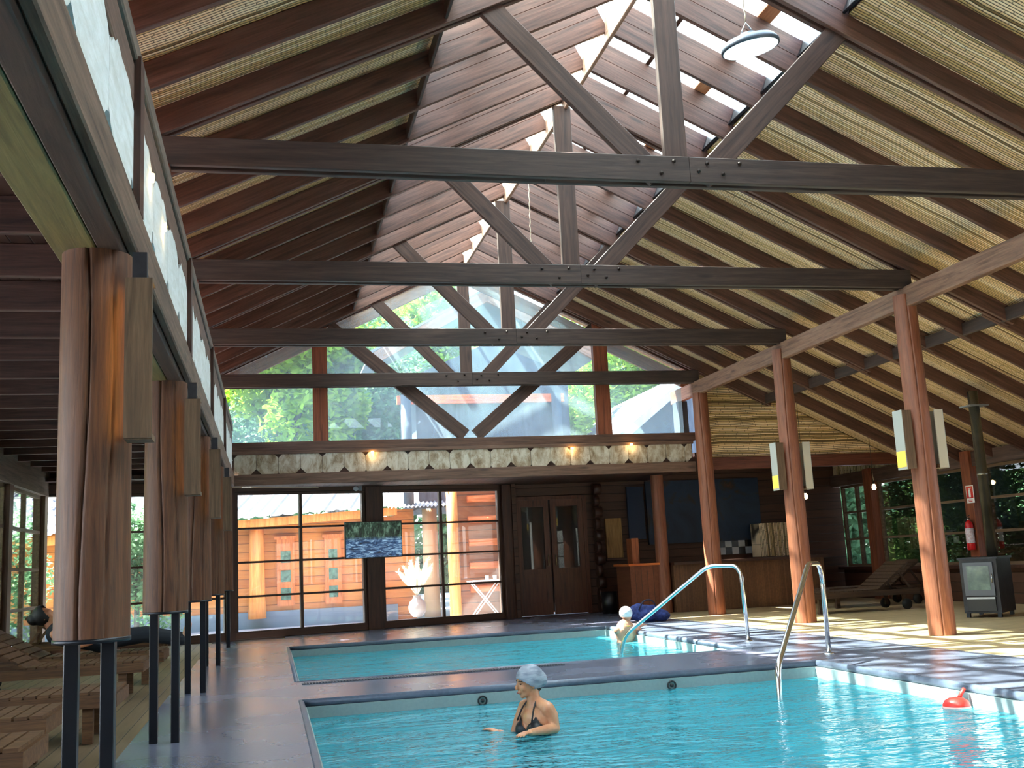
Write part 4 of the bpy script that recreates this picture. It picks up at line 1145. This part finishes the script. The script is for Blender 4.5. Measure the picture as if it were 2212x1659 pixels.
# narrow doors with three small lights
DF = wood('orange door wood', H(150,84,40), H(196,122,64), H(220,150,90), 'Z', .5)
for k, (xa, xb) in enumerate(((.16,.56),(1.24,1.62))):
    d = MB().box((xa,24.88,.36),(xb,25.0,1.86)).build('door', DF, e)
    for z in (.50,.90,1.33):
        m = MB().box((xa+.09,24.865,z),(xb-.09,24.885,z+.26)).build('pane', mottled('dark green pane', H(40,60,50), H(110,140,120), 12, .2), d)
    MB().box((xa-.05,24.86,1.86),(xb+.05,24.99,1.93)).build('lintel', DF, d)
# right building / veranda
e = empty('log_annex', (4.6,23,0), 'brown log annex seen through the right back window', 'house')
MB().box((3.95,22.9,-.05),(7.2,23.1,3.3)).build('wall', EXTW2, e)
m = MB(); m.lathe([(.13,0),(.12,3.2)], 3.90, 22.8, 18); m.build('post', EXTPOST, e)
m = MB(); m.lathe([(.19,-.05),(.17,2.9)], 3.62, 24.3, 18); m.build('post', plain('pale peeled log', H(176,146,112), .7), e)
m = MB().box((2.5,22.6,2.95),(7.4,22.8,3.15)).build('eave_beam', EXTPOST, e)
for i, z in enumerate((.55,1.05,1.55,2.05,2.5)):
    MB().lathe([(.075,4.25),(.075,5.4)], 0, 0, 12, Matrix.Translation((0,22.84,z)) @ Matrix.Rotation(PI/2,4,'Y')).build('log_rail', EXTLOG, e)
# porch roof shade, corrugated
vs = []; n = 120; m = MB()
for i in range(n+1):
    x = 2.6+1.5*i/n; z = 2.42+.02*math.sin(x*2*PI/.09); vs += [(x,23.6,z),(x,25.3,z+.55)]
m.add(vs, [(2*i,2*i+2,2*i+3,2*i+1) for i in range(n)]); m.build('porch_roof', mottled('dull zinc', H(120,126,136), H(160,166,176), 3, .5, .4), e)
# white trestle table and folding chair frame
WM = plain('white painted metal', H(230,230,228), .4)
e = empty('trestle_table', (4.35,22.0,0), 'white folding table outside the right back window', 'table')
MB().box((4.05,21.8,.72),(4.75,22.2,.745)).build('tabletop', WM, e)
for a, b in (((4.10,.72),(4.40,.0)),((4.70,.72),(4.40,.0))):
    for yy in (21.85,22.15):
        MB().tube([(a[0],yy,a[1]),(b[0]+(.28 if a[0] < 4.4 else -.28)*1,yy,b[1])], .012, 8).build('leg', WM, e)
for x, lb in ((4.45,'left'),(4.62,'right')):
    o = MB().lathe([(.035,.745),(.04,.83),(.034,.83),(.03,.755)], x, 22.0, 16).build('mug', WHITEP); tag(o, 'small white mug, the %s of two on the white folding table' % lb, 'mug')
# pampas vase
e = empty('pampas_vase', (3.15,23.4,0), 'round pale vase of white pampas plumes outside the right back window', 'plant')
MB().lathe([(.0,.0),(.10,.01),(.185,.12),(.20,.22),(.17,.33),(.09,.41),(.08,.45),(.10,.47),(.085,.47),(.07,.44)], 3.15, 23.4, 28, cap=False).build('vase', plain('pale ceramic', H(128,114,106), .5), e)
PL = plain('white plume', H(226,214,190), .9)
random.seed(5)
for k in range(15):
    a = 2*PI*k/15; tilt = random.uniform(.15,.62); L = random.uniform(.62,.92)
    d = Vector((math.cos(a)*math.sin(tilt), math.sin(a)*math.sin(tilt), math.cos(tilt)))
    b0 = Vector((3.15,23.4,.45)); m = MB()
    st = [b0+d*L*t+Vector((0,0,-.10*t*t*math.sin(tilt)*2)) for t in (0,.3,.5,.7,.85,1)]
    m.tube(st, .01, 8, [.006,.012,.045,.055,.04,.008])
    u = d.cross(Vector((0,0,1))).normalized(); w = d.cross(u)
    for q in range(170):
        t = random.uniform(.28,1); i = min(int(t*5),4); p = b0+d*L*t+Vector((0,0,-.10*t*t*math.sin(tilt)*2))
        an = random.uniform(0,2*PI); r = random.uniform(.05,.12)*(1.1-.4*t)
        q1 = p+(u*math.cos(an)+w*math.sin(an))*r+d*.06; s = d.cross(q1-p).normalized()*.006
        m.add([p-s,p+s,q1], [(0,1,2)])
    m.build('plume', PL, e)

# buildings above, seen through the gable
e = empty('timber_gable_house', (5.5,24,0), 'grey weathered timber house seen through the gable glass', 'house')
gw = mottled('weathered blue grey boards', H(44,54,66), H(84,94,106), 2.5, .8, 0, .3, (4,4,.6))
MB().prism([(3.35,2.4),(7.05,2.4),(7.05,5.5),(5.2,6.3),(3.35,5.5)], 24.0, 27.0).build('wall', gw, e)
for s in (-1, 1):
    beam('barge_board', (5.1,23.7,7.35), (5.1+s*2.7,23.7,5.85), .10, .26, VERGE, e)
    xs = (4.9,6.5); o = MB()
    o.add([(5.1,23.65,7.5),(5.1+s*2.8,23.65,5.95),(5.1+s*2.8,27.4,5.95),(5.1,27.4,7.5),(5.1,23.65,7.56),(5.1+s*2.8,23.65,6.01),(5.1+s*2.8,27.4,6.01),(5.1,27.4,7.56)], [(0,1,2,3),(7,6,5,4),(0,4,5,1),(1,5,6,2),(2,6,7,3),(3,7,4,0)])
    o.build('roof', METAL, e)
for x in (3.1,6.7):
    MB().lathe([(.12,2.4),(.12,5.0)], x, 23.85, 14).build('post', gw, e)
beam('cross_beam', (2.9,23.9,4.9), (6.9,23.9,4.9), .12,.2, EXTLOG, e)
e = empty('zinc_roof_house', (11.5,27,0), 'pale corrugated roof seen through the right gable pane', 'house')
vs = []; n = 200; m = MB()
for i in range(n+1):
    y = 26+8*i/n; dz = .03*math.sin(y*2*PI/.22)
    vs += [(8.2,y,3.55+dz),(11.6,y,6.15+dz)]
m.add(vs, [(2*i,2*i+1,2*i+3,2*i+2) for i in range(n)]); m.build('roof', mottled('sunlit zinc', H(50,55,62), H(62,68,76), 3, .6), e)
MB().prism([(8.5,0),(14.6,0),(14.6,3.9),(11.6,6.05),(8.5,3.7)], 26.3, 33).build('wall', gw, e)
beam('barge_board', (8.15,25.95,3.5), (11.6,25.95,6.13), .05, .22, plain('pale zinc trim', H(200,206,216), .5), e)
# stub of the right plate outside with a grey post
o = MB().box((7.62,18.55,2.7),(7.80,18.85,3.95)).build('outer_post', gw); tag(o, 'short grey post outside the right end of the gable glass', 'post')

# trees ------------------------------------------------------------
def leaf_mat(name, dark, mid, light):
    m = bpy.data.materials.new(name); m.use_nodes = True; n = m.node_tree.nodes; l = m.node_tree.links; n.clear()
    o = n.new('ShaderNodeOutputMaterial')
    f = noise(n, l, coords(n, l, (1,1,1)), 1.1, 5, .7)
    c = ramp(n, l, f, [(.3, dark), (.5, mid), (.68, light)])
    a = n.new('ShaderNodeBsdfDiffuse'); b = n.new('ShaderNodeBsdfTranslucent'); x = n.new('ShaderNodeMixShader'); x.inputs[0].default_value = .45
    l.new(c, a.inputs[0]); l.new(c, b.inputs[0]); l.new(a.outputs[0], x.inputs[1]); l.new(b.outputs[0], x.inputs[2]); l.new(x.outputs[0], o.inputs[0])
    return m
LEAFS = [leaf_mat('yellow green leaves', H(70,104,30), H(140,176,56), H(196,220,96)),
         leaf_mat('blue green leaves', H(50,82,60), H(96,134,98), H(150,184,140)),
         leaf_mat('deep green leaves', H(30,54,24), H(70,104,48), H(120,152,80))]
SHADELEAF = leaf_mat('leaves darkened for shade', H(14,26,12), H(34,52,24), H(70,88,44))  # leaf colours darkened so the right garden reads as deep shade
BARK = wood('grey bark', H(62,58,58), H(104,98,96), H(140,134,130), 'Z', .8, .6)
_cr = {}
def crown(seed, n, size, mat, leaf=.11):
    key = (seed, n, size, mat.name, leaf)
    if key in _cr: return _cr[key]
    rnd = random.Random(seed); m = MB()
    blobs = [(Vector((rnd.uniform(-.6,.6)*size[0], rnd.uniform(-.6,.6)*size[1], rnd.uniform(-.7,.7)*size[2])), rnd.uniform(.3,.55)) for _ in range(16)]
    for i in range(n):
        c, r = blobs[i % 16]
        v = Vector((rnd.gauss(0,1), rnd.gauss(0,1), rnd.gauss(0,1))).normalized()*(rnd.uniform(.35,1.0)**.6)*r
        p = c+Vector((v.x*size[0], v.y*size[1], v.z*size[2]))
        a = Vector((rnd.gauss(0,1), rnd.gauss(0,1), rnd.gauss(0,.6))).normalized(); b = a.cross(Vector((rnd.gauss(0,1),rnd.gauss(0,1),rnd.gauss(0,1)))).normalized()
        s = leaf*rnd.uniform(.6,1.4)
        m.add([p-a*s, p-b*s*.4, p+a*s, p+b*s*.4], [(0,1,2,3)])
    _cr[key] = m.mesh('foliage', mat); return _cr[key]
def tree(x, y, z0, h, size, n, mat, label, seed, leaf=.13, trunk=.14, group='trees outside', lean=.0):
    e = empty('tree', (x, y, z0), label, 'tree', group)
    o = bpy.data.objects.new('foliage', crown(seed, n, size, mat, leaf)); COL.objects.link(o); o.location = (x+lean, y, z0+h); put(o, e)
    m = MB(); m.tube([(x,y,z0),(x+lean*.3,y,z0+h*.4),(x+lean,y,z0+h)], trunk, 12, [trunk*1.2,trunk,trunk*.6])
    for k in range(3):
        a = 2*PI*k/3+seed; b = Vector((x+lean*.7,y,z0+h*.7)); m.tube([b, b+Vector((math.cos(a)*size[0]*.4, math.sin(a)*size[1]*.4, size[2]*.5))], trunk*.3, 8)
    m.build('trunk', BARK, e)
TR = [(-3.4,31,0,5.2,(3.0,2.2,3.2),15000,1,'bluish tree at the left of the gable glass',1),
      (1.9,34,0,6.2,(3.2,2.4,3.6),15000,1,'tall bluish tree behind the gable centre',2),
      (.2,29.5,0,6.6,(2.6,1.6,2.2),15000,0,'tree with the thick leaning trunk seen in the left gable pane',3),
      (8.2,33,0,5.5,(2.3,2.0,2.8),15000,0,'bright yellow green tree beside the zinc roof',4),
      (12.8,37,0,7.2,(3.4,2.2,3.2),15000,0,'yellow green tree above the zinc roof',5),
      (5.6,38,0,8.6,(3.2,2.2,3.4),15000,0,'yellow green tree above the timber house',6),
      (-7.5,33,0,5,(3.2,2.2,3.4),15000,2,'dark green tree far left behind the log house',7),
      (2.6,40,0,9.0,(4.2,2.2,3.6),15000,1,'highest bluish tree behind all the others',8)]
for x, y, z, h, s, n, mi, lb, sd_ in TR:
    tree(x, y, z, h, s, n, LEAFS[mi], lb, sd_, .14, .17 if sd_ != 3 else .30, lean=.5 if sd_ == 3 else 0)
# bushes beyond the side windows
for k, (x, y, s) in enumerate(((-6.2,9.5,1),(-6.0,13.2,0),(-5.9,16.4,1),(-5.6,19.0,0),(-5.2,21.8,1),(-2.6,22.6,1))):
    tree(x, y, -.1, 1.5, (1.2,1.9,1.7) if k < 5 else (1.0,.8,1.2), 5200, LEAFS[s], 'garden bush beyond the left windows, number %d from the camera' % (k+1), 20+k % 3, .075, .05, 'bushes beyond the left windows')
for k, (x, y) in enumerate(((-11,14),(-11,21),(-9,28))):
    tree(x, y, -.1, 4, (2.6,3.0,3.4), 7000, LEAFS[k % 2], 'tree standing behind the left garden bushes, number %d from the camera' % (k+1), 30, .11, .15, 'trees beyond the left windows')
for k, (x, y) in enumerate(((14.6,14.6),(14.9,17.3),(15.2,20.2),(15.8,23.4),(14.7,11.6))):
    tree(x, y, -.1, 1.7, (1.1,1.8,1.7), 5200, SHADELEAF, 'dark bush beyond the right windows, number %d from the camera' % ([2,3,4,5,1][k]), 40+k % 3, .085, .05, 'bushes beyond the right windows')
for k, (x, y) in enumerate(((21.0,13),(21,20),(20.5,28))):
    tree(x, y, -.1, 4, (2.6,3.4,3.6), 9000, SHADELEAF, 'dense dark tree beyond the right windows, number %d from the camera' % (k+1), 50, .12, .2, 'trees beyond the right windows')
# unseen roof slab added outside the right wall to shade that garden
struct(MB().box((12.14,-3,2.75),(18.2,24,2.82)).build('roof', METAL))
# tree west of the hall whose leaves break up the sunlight
for k, (x, y, z, h) in enumerate(((-6.5, 6.2, -.1, 12.5), (-6.8, 12.6, -.1, 12.0))):
    tree(x, y, z, h, (3.2,3.9,2.4), 800, LEAFS[1], 'tall tree standing beside the hall, %s' % ['nearer one', 'farther one'][k], 60+k, .2, .2, 'tall trees beside the hall', lean=4.2)
# boundary hedge in the far distance
m = crown(70, 16000, (13,2.2,7.0), LEAFS[1], .34)
for k, (x, y, rz) in enumerate(((-14,44,0),(4,48,0),(22,44,0),(-22,26,PI/2),(27,26,PI/2))):
    o = bpy.data.objects.new('hedge', m); COL.objects.link(o); o.location = (x, y, 5.0); o.rotation_euler = (0,0,rz)
    tag(o, 'distant wall of trees, %s' % ['back left','back centre','back right','far left side','far right side'][k], 'trees', 'distant trees')
# ================================================================ PEOPLE
def skin_mat(name, a, b):
    m, n, l, p, o = newmat(name)
    f = noise(n, l, coords(n, l, (1,1,1), False), 9, 4)
    l.new(ramp(n, l, f, [(.35, a), (.65, b)]), p.inputs['Base Color'])
    p.inputs['Roughness'].default_value = .38
    p.inputs['Subsurface Weight'].default_value = .12; p.inputs['Subsurface Radius'].default_value = (.02,.008,.004)
    return m
SKIN = skin_mat('skin', H(192,128,92), H(212,154,116))
SKIN2 = skin_mat('pale pink skin', H(190,138,112), H(208,160,134))

class Body(MB):
    def limb(s, pts, radii, seg=16):
        """tapering limb with round ends; radii may be (ra, rb) pairs for flat sections"""
        pts = [Vector(p) for p in pts]
        # resample smoothly
        P, Rr = [], []
        for i in range(len(pts)-1):
            for k in range(4):
                t = k/4; P.append(pts[i].lerp(pts[i+1], t)); Rr.append(radii[i]*(1-t)+radii[i+1]*t)
        P.append(pts[-1]); Rr.append(radii[-1])
        s.tube(P, 0, seg, Rr)
        for p, r in zip(P, Rr): s.ell(p, (r, r, r), None, 14, 8)
    def hand(s, wrist, d, palm_n, size=.17, curl=.3, side=1):
        """wrist point, finger direction, palm normal"""
        wrist, d, pn = Vector(wrist), Vector(d).normalized(), Vector(palm_n).normalized()
        pn = (pn-d*pn.dot(d)).normalized(); sd_ = d.cross(pn)*side
        M = Matrix((d, sd_, pn)).transposed()
        s.ell(wrist+d*size*.26, (size*.30, size*.215, size*.085), M)
        ln = (.36,.42,.40,.31)
        for i, f in enumerate(ln):
            b = wrist+d*size*.47+sd_*size*(.15-.10*i)
            dd = (d+sd_*(.10-.07*i)).normalized(); pts = [b]; c = 0
            for k in range(3):
                c += curl; pts.append(pts[-1]+(dd*math.cos(c)+pn*math.sin(c))*size*f/3)
            r = size*.048
            s.tube(pts, r, 8, [r*1.1, r, r*.95, r*.7]); 
            for q, p in enumerate(pts): s.ell(p, (r*(1-.1*q),)*3, None, 8, 6)
        b = wrist+d*size*.14+sd_*size*.17
        pts = [b, b+(d*.5+sd_*.8+pn*.25).normalized()*size*.2, b+(d*.9+sd_*.7+pn*.4).normalized()*size*.36]
        r = size*.058; s.tube(pts, r, 8, [r*1.2, r, r*.75]); [s.ell(p, (r,r,r), None, 8, 6) for p in pts]
    def head(s, c, face, upv=(0,0,1), k=1.0):
        """c head centre; face direction"""
        c = Vector(c); f = Vector(face).normalized(); u = Vector(upv); u = (u-f*u.dot(f)).normalized(); r = f.cross(u)
        M = Matrix((f, r, u)).transposed(); L = lambda a, b, d: c+(M @ Vector((a, b, d)))*k
        E = lambda p, rr: s.ell(L(*p), tuple(q*k for q in rr), M)
        E((-.012,0,.022), (.092,.074,.092))          # skull
        E((.026,0,-.02), (.062,.060,.078))           # face
        E((.034,0,-.072), (.042,.046,.034))          # jaw
        E((.062,0,-.090), (.020,.022,.018))          # chin
        E((.068,0,.028), (.022,.050,.022))           # brow
        E((.058,.032,-.028), (.026,.024,.026)); E((.058,-.032,-.028), (.026,.024,.026))   # cheeks
        # nose
        s.tube([L(.082,0,.018), L(.096,0,-.006), L(.112,0,-.026)], .01, 10, [.008*k,.010*k,.013*k])
        E((.104,0,-.030), (.014,.016,.010)); 
        E((.088,0,-.056), (.014,.024,.008)); E((.086,0,-.066), (.013,.021,.008))           # lips
        for sgn in (-1, 1):
            E((-.004,sgn*.076,-.012), (.018,.008,.028)); E((.0,sgn*.080,-.028), (.010,.007,.012))
        return M, L
def finish(body, name, mat, parent, vox=.007, sub=False):
    o = body.build(name, mat, parent)
    r = o.modifiers.new('skin','REMESH'); r.mode = 'VOXEL'; r.voxel_size = vox; r.use_smooth_shade = True
    sm = o.modifiers.new('soft','SMOOTH'); sm.iterations = 4; sm.factor = .5
    return o
def shell(body, name, mat, parent, keep, grow=.004, vox=.008):
    """cloth: the body surface pushed out a little, kept only where keep(v) holds"""
    tmp = body.build('tmp_shell', mat)
    r = tmp.modifiers.new('skin','REMESH'); r.mode = 'VOXEL'; r.voxel_size = vox; r.use_smooth_shade = True
    sm = tmp.modifiers.new('soft','SMOOTH'); sm.iterations = 4; sm.factor = .5
    dg = bpy.context.evaluated_depsgraph_get(); me = bpy.data.meshes.new_from_object(tmp.evaluated_get(dg))
    bpy.data.objects.remove(tmp)
    b = bmesh.new(); b.from_mesh(me); b.normal_update()
    for v in b.verts: v.co += v.normal*grow
    bmesh.ops.delete(b, geom=[f for f in b.faces if not keep(f.calc_center_median())], context='FACES')
    b.to_mesh(me); b.free()
    for p in me.polygons: p.use_smooth = True
    me.materials.clear(); me.materials.append(mat)
    o = bpy.data.objects.new(name, me); COL.objects.link(o)
    so = o.modifiers.new('thick','SOLIDIFY'); so.thickness = .003; so.offset = 1
    put(o, parent); return o
def cap_mat(name, a, b):
    m, n, l, p, o = newmat(name)
    f = noise(n, l, coords(n, l, (2,2,9), False), 4, 3, .5, 1)
    l.new(ramp(n, l, f, [(.35,a),(.65,b)]), p.inputs['Base Color']); p.inputs['Roughness'].default_value = .55
    bump(n, l, f, p, .5, .006); return m

# --- woman in the near pool -------------------------------------------------
Y0 = 7.80
def wp(px, py, dy=0): return bp(px, py, y=Y0+dy)
e = empty('person', (wp(1160,1600).x, Y0, -1.15), 'woman in a grey swimming cap and black patterned swimsuit standing in the near pool', 'person')
B = Body(); T = Body()
hipc = wp(1166,1640); hipc.z = -.42
chest = wp(1157,1545,.02); waist = Vector((chest.x+.012, Y0+.03, -.24))
shN = wp(1183,1526,-.09); shF = wp(1133,1521,.15)
neckb = wp(1155,1516,.03)
hc = wp(1142,1474,.03)                 # head centre
face = Vector((-1,-.16,-.10))
# trunk turned a little towards the camera's left
ax = (shN-shF).normalized(); fwd = Vector((0,0,1)).cross(ax); fwd = -fwd if fwd.x > 0 else fwd; fwd.normalize()
MT = Matrix((fwd, ax, Vector((0,0,1)))).transposed()
mid = (shN+shF)/2
for bd in (B, T):
    bd.ell(mid+Vector((0,0,-.11))-fwd*.0, (.098,.150,.13), MT)
    bd.ell(mid+Vector((0,0,-.22)), (.088,.130,.12), MT)
    bd.ell(waist+Vector((0,0,-.05)), (.085,.118,.14), MT)
    bd.ell(Vector((waist.x,waist.y,-.44)), (.11,.155,.15), MT)
    bd.ell(mid+fwd*.072+ax*.064+Vector((0,0,-.165)), (.054,.062,.058), MT)
    bd.ell(mid+fwd*.072-ax*.064+Vector((0,0,-.165)), (.054,.062,.058), MT)
B.ell(mid+Vector((0,0,-.035)), (.062,.145,.05), MT)
B.limb([neckb+Vector((0,0,-.05)), neckb+Vector((-.006,0,.02)), hc+Vector((.022,.0,-.06))], [.062,.052,.050])
B.limb([shF.lerp(shN,.5)+Vector((0,0,.02)), shN+Vector((0,0,-.015))], [.050,.050]); B.limb([shF.lerp(shN,.5)+Vector((0,0,.02)), shF+Vector((0,0,-.015))], [.050,.048])
elN = wp(1199,1573,-.10); haN = wp(1146,1582,-.30)
B.limb([shN+Vector((0,0,-.02)), shN.lerp(elN,.4)+Vector((.010,0,0)), elN], [.052,.046,.036])
B.limb([elN, elN.lerp(haN,.35), haN], [.037,.036,.024])
B.hand(haN, haN-elN, (0,0,-1), .165, .16, -1)
elF = wp(1108,1570,.18); elF.z = -.20; haF = wp(1078,1558,.26); haF.z = -.165
B.limb([shF+Vector((0,0,-.02)), shF.lerp(elF,.5), elF], [.048,.042,.034]); B.limb([elF, elF.lerp(haF,.4), haF], [.034,.031,.023])
B.hand(haF, haF-elF, (0,0,-1), .16, .15, 1)
for sgn in (-1, 1):
    hp = Vector((waist.x,waist.y,-.50))+ax*sgn*.08
    B.limb([hp, hp+Vector((-.02,0,-.30)), hp+Vector((.0,0,-.60))], [.085,.062,.040])
    B.limb([hp+Vector((0,0,-.60)), hp+Vector((-.06,0,-.615))], [.036,.028])
Mh, Lh = B.head(hc, face, (0.10,0,1), .98)
body = finish(B, 'body', SKIN, e, .0058)
# swimsuit
top0 = mid.z-.055
def keep(c):
    d = c-mid; a = d.dot(ax); f = d.dot(fwd); z = c.z-mid.z
    if abs(a) > .165: return False
    if f > -.02:
        neck = -.165+abs(a)*1.1 if abs(a) < .09 else -.066-(abs(a)-.09)*1.5
        return z < neck and z > -.62
    return -.62 < z < -.26
SUIT, n_, l_, p_, o_ = newmat('black swimsuit with pale flowers')
vv = coords(n_, l_, (1,1,1), False); vo = n_.new('ShaderNodeTexVoronoi'); vo.inputs['Scale'].default_value = 17; l_.new(vv, vo.inputs['Vector'])
pt = ramp(n_, l_, vo.outputs['Distance'], [(.16, (1,1,1,1)), (.26, (0,0,0,1))])
nz = ramp(n_, l_, noise(n_, l_, vv, 14, 2), [(.5, (0,0,0,1)), (.56, (1,1,1,1))])
mk = n_.new('ShaderNodeMath'); mk.operation = 'MULTIPLY'; l_.new(pt, mk.inputs[0]); l_.new(nz, mk.inputs[1])
l_.new(mixc(n_, l_, mk.outputs[0], H(16,18,26), H(120,120,104)), p_.inputs['Base Color']); p_.inputs['Roughness'].default_value = .5
shell(T, 'swimsuit', SUIT, e, keep, .006)
STRAPM = plain('dark strap', H(28,22,28), .5)
for sgn in (1, -1):
    a0 = mid+fwd*.118+ax*sgn*.084+Vector((0,0,-.10)); a1 = mid+fwd*.078+ax*sgn*.066+Vector((0,0,-.01)); a2 = neckb+ax*sgn*.045+fwd*.02+Vector((0,0,.02)); a3 = neckb-fwd*.05+Vector((0,0,.03))
    MB().tube(smooth([a0, a1, a2, a3], 6, .05), .0065, 8).build('strap', STRAPM, e)
# cap
CAPM = cap_mat('grey swimming cap', H(116,126,142), H(160,168,182))
Cb = MB(); k = .98
Cb.ell(Lh(-.016,0,.026), (.106*k,.092*k,.102*k), Mh, 40, 28); Cb.ell(Lh(-.078,0,.008), (.066*k,.066*k,.066*k), Mh, 32, 20)
def kc(c):
    d = Mh.transposed() @ (c-hc); return d.z > -.028+d.x*.80 if d.x > -.01 else d.z > -.040+(d.x+.01)*.1
cp = shell(Cb, 'swimming_cap', CAPM, e, kc, .002, .006)
MB().ell(Lh(-.060,0,-.050), (.034,.045,.03), Mh).build('hair', plain('dark brown hair', H(34,26,24), .6), e)
# face details
EYE = plain('dark eye', H(30,22,20), .3); BROW = plain('dark brow', H(48,32,26), .7); LIP = plain('lip', H(170,92,84), .4)
for sgn in (-1, 1):
    MB().ell(Lh(.080,sgn*.030,.004), (.007,.013,.0055), Mh, 12, 8).build('eye', EYE, e)
    MB().tube([Lh(.088,sgn*.014,.022), Lh(.086,sgn*.032,.028), Lh(.070,sgn*.050,.022)], .003, 6).build('eyebrow', BROW, e)
MB().ell(Lh(.0985,0,-.0605), (.006,.018,.006), Mh, 12, 8).build('lips', LIP, e)

# --- bather in the far pool, back to us --------------------------------------
Y1 = 15.1
def fp(px, py, dy=0): return bp(px, py, y=Y1+dy)
e = empty('person', (fp(1352,1400).x, Y1, -1.1), 'bather in a white cap seen from behind, leaning on the edge of the far pool', 'person')
B = Body()
nk = fp(1354,1352); hd = fp(1352,1328,.06); hd.z += .0
shl = fp(1333,1362); shr = fp(1379,1362,.04)
wst = fp(1348,1400); wst.z = -.16
B.ell((nk+wst)/2+Vector((.01,.02,.02)), (.155,.095,.20)); B.ell(wst+Vector((.01,.02,-.08)), (.125,.09,.20)); B.ell(wst+Vector((.01,.03,-.28)), (.155,.11,.14))
B.ell((shl+shr)/2+Vector((0,.02,-.05)), (.19,.085,.09))
B.limb([nk+Vector((0,0,-.05)), hd+Vector((0,-.0,-.06))], [.062,.052])
B.head(hd, Vector((.85,.5,-.1)), (0,0,1), .95)
elr = fp(1398,1362,.30); elr.z = .05; hr = Vector((5.52, Y1+.42, .05))
elr.x = min(elr.x, 5.35)
B.limb([shr, shr.lerp(elr,.5), elr], [.055,.047,.038]); B.limb([elr, elr.lerp(hr,.5), hr], [.038,.034,.025]); B.hand(hr, (.7,.7,0), (0,0,-1), .16, .15, 1)
ell_ = shl+Vector((.14,.38,-.06)); hl = Vector((5.38, Y1+.55, .06))
B.limb([shl, shl.lerp(ell_,.5), ell_], [.053,.045,.038]); B.limb([ell_, ell_.lerp(hl,.5), hl], [.037,.033,.025]); B.hand(hl, (.8,.5,0), (0,0,-1), .16, .2, -1)
for sgn in (-1, 1):
    hp = wst+Vector((sgn*.08,.03,-.34)); B.limb([hp, hp+Vector((0,.03,-.3)), hp+Vector((0,0,-.56))], [.08,.06,.045])
finish(B, 'body', SKIN2, e, .0075)
Cb = MB(); Cb.ell(hd+Vector((-.004,-.012,.028)), (.093,.098,.093), None, 36, 24)
shell(Cb, 'swimming_cap', cap_mat('white swimming cap', H(196,204,212), H(226,232,238)), e, lambda c: c.z > hd.z-.028, .002, .007)
MB().tube([nk+Vector((-.05,-.05,.005)), nk+Vector((.0,-.065,-.005)), nk+Vector((.05,-.04,.005))], .006, 8).build('necklace', plain('yellow cord', H(230,190,70), .5), e)

# --- person lying on the lounger at the left ------------------------------------
e = empty('person', (-2.2, 12.5, .36), 'dark haired person in dark clothes lying on the left lounger, head raised', 'person')
B = Body(); C = Body()
hh = bp(98, 1333, y=12.5)
bk = Vector((math.cos(.62), 0, -math.sin(.62)))
s0 = hh+Vector((.10,0,-.16)); h0 = Vector((hh.x+.62,12.5,.48))
B.limb([hh+Vector((.02,0,-.05)), s0], [.05,.058])
B.head(hh, Vector((.75,-.1,.55)), (-.5,0,.8), 1.0)
for bd in (B, C):
    bd.limb([s0+Vector((.04,0,-.02)), s0.lerp(h0,.5), h0], [.12,.125,.13])
    bd.limb([s0+Vector((.03,-.13,-.01)), s0+Vector((.03,.13,-.01))], [.075,.075])
    for sgn in (-1,1):
        bd.limb([h0+Vector((0,sgn*.08,0)), h0+Vector((.42,sgn*.10,.03)), h0+Vector((.8,sgn*.11,-.04))], [.09,.07,.05])
for sgn in (-1,1):
    a = s0+Vector((.03,sgn*.19,-.02)); b = a+Vector((.2,sgn*.04,-.14)); c = b+Vector((.2,-sgn*.14,.03))
    B.limb([a, a.lerp(b,.5), b], [.05,.045,.037]); B.limb([b, b.lerp(c,.5), c], [.037,.032,.024]); B.hand(c, (1,-sgn*.5,-.1), (0,0,-1), .17, .3, sgn)
    f = h0+Vector((.84,sgn*.11,-.02)); B.limb([f, f+Vector((.03,0,.13))], [.04,.03])
finish(B, 'body', SKIN, e, .009)
shell(C, 'clothing', plain('dark clothing', H(26,34,44), .8), e, lambda c: True, .012, .012)
Cb = MB(); Cb.ell(hh+Vector((-.03,0,.02)), (.105,.092,.11)); Cb.ell(hh+Vector((-.11,0,-.02)), (.07,.07,.06))
shell(Cb, 'hair', plain('black hair', H(14,12,12), .6), e, lambda c: (c-hh).dot(Vector((.75,-.1,.55)).normalized()) < .045, .002, .009)

# ================================================================ tidy up
for o in list(COL.objects):
    if o.parent is None and o.type in ('MESH','EMPTY') and 'kind' not in o.keys() and 'label' not in o.keys():
        print('UNLABELLED', o.name)
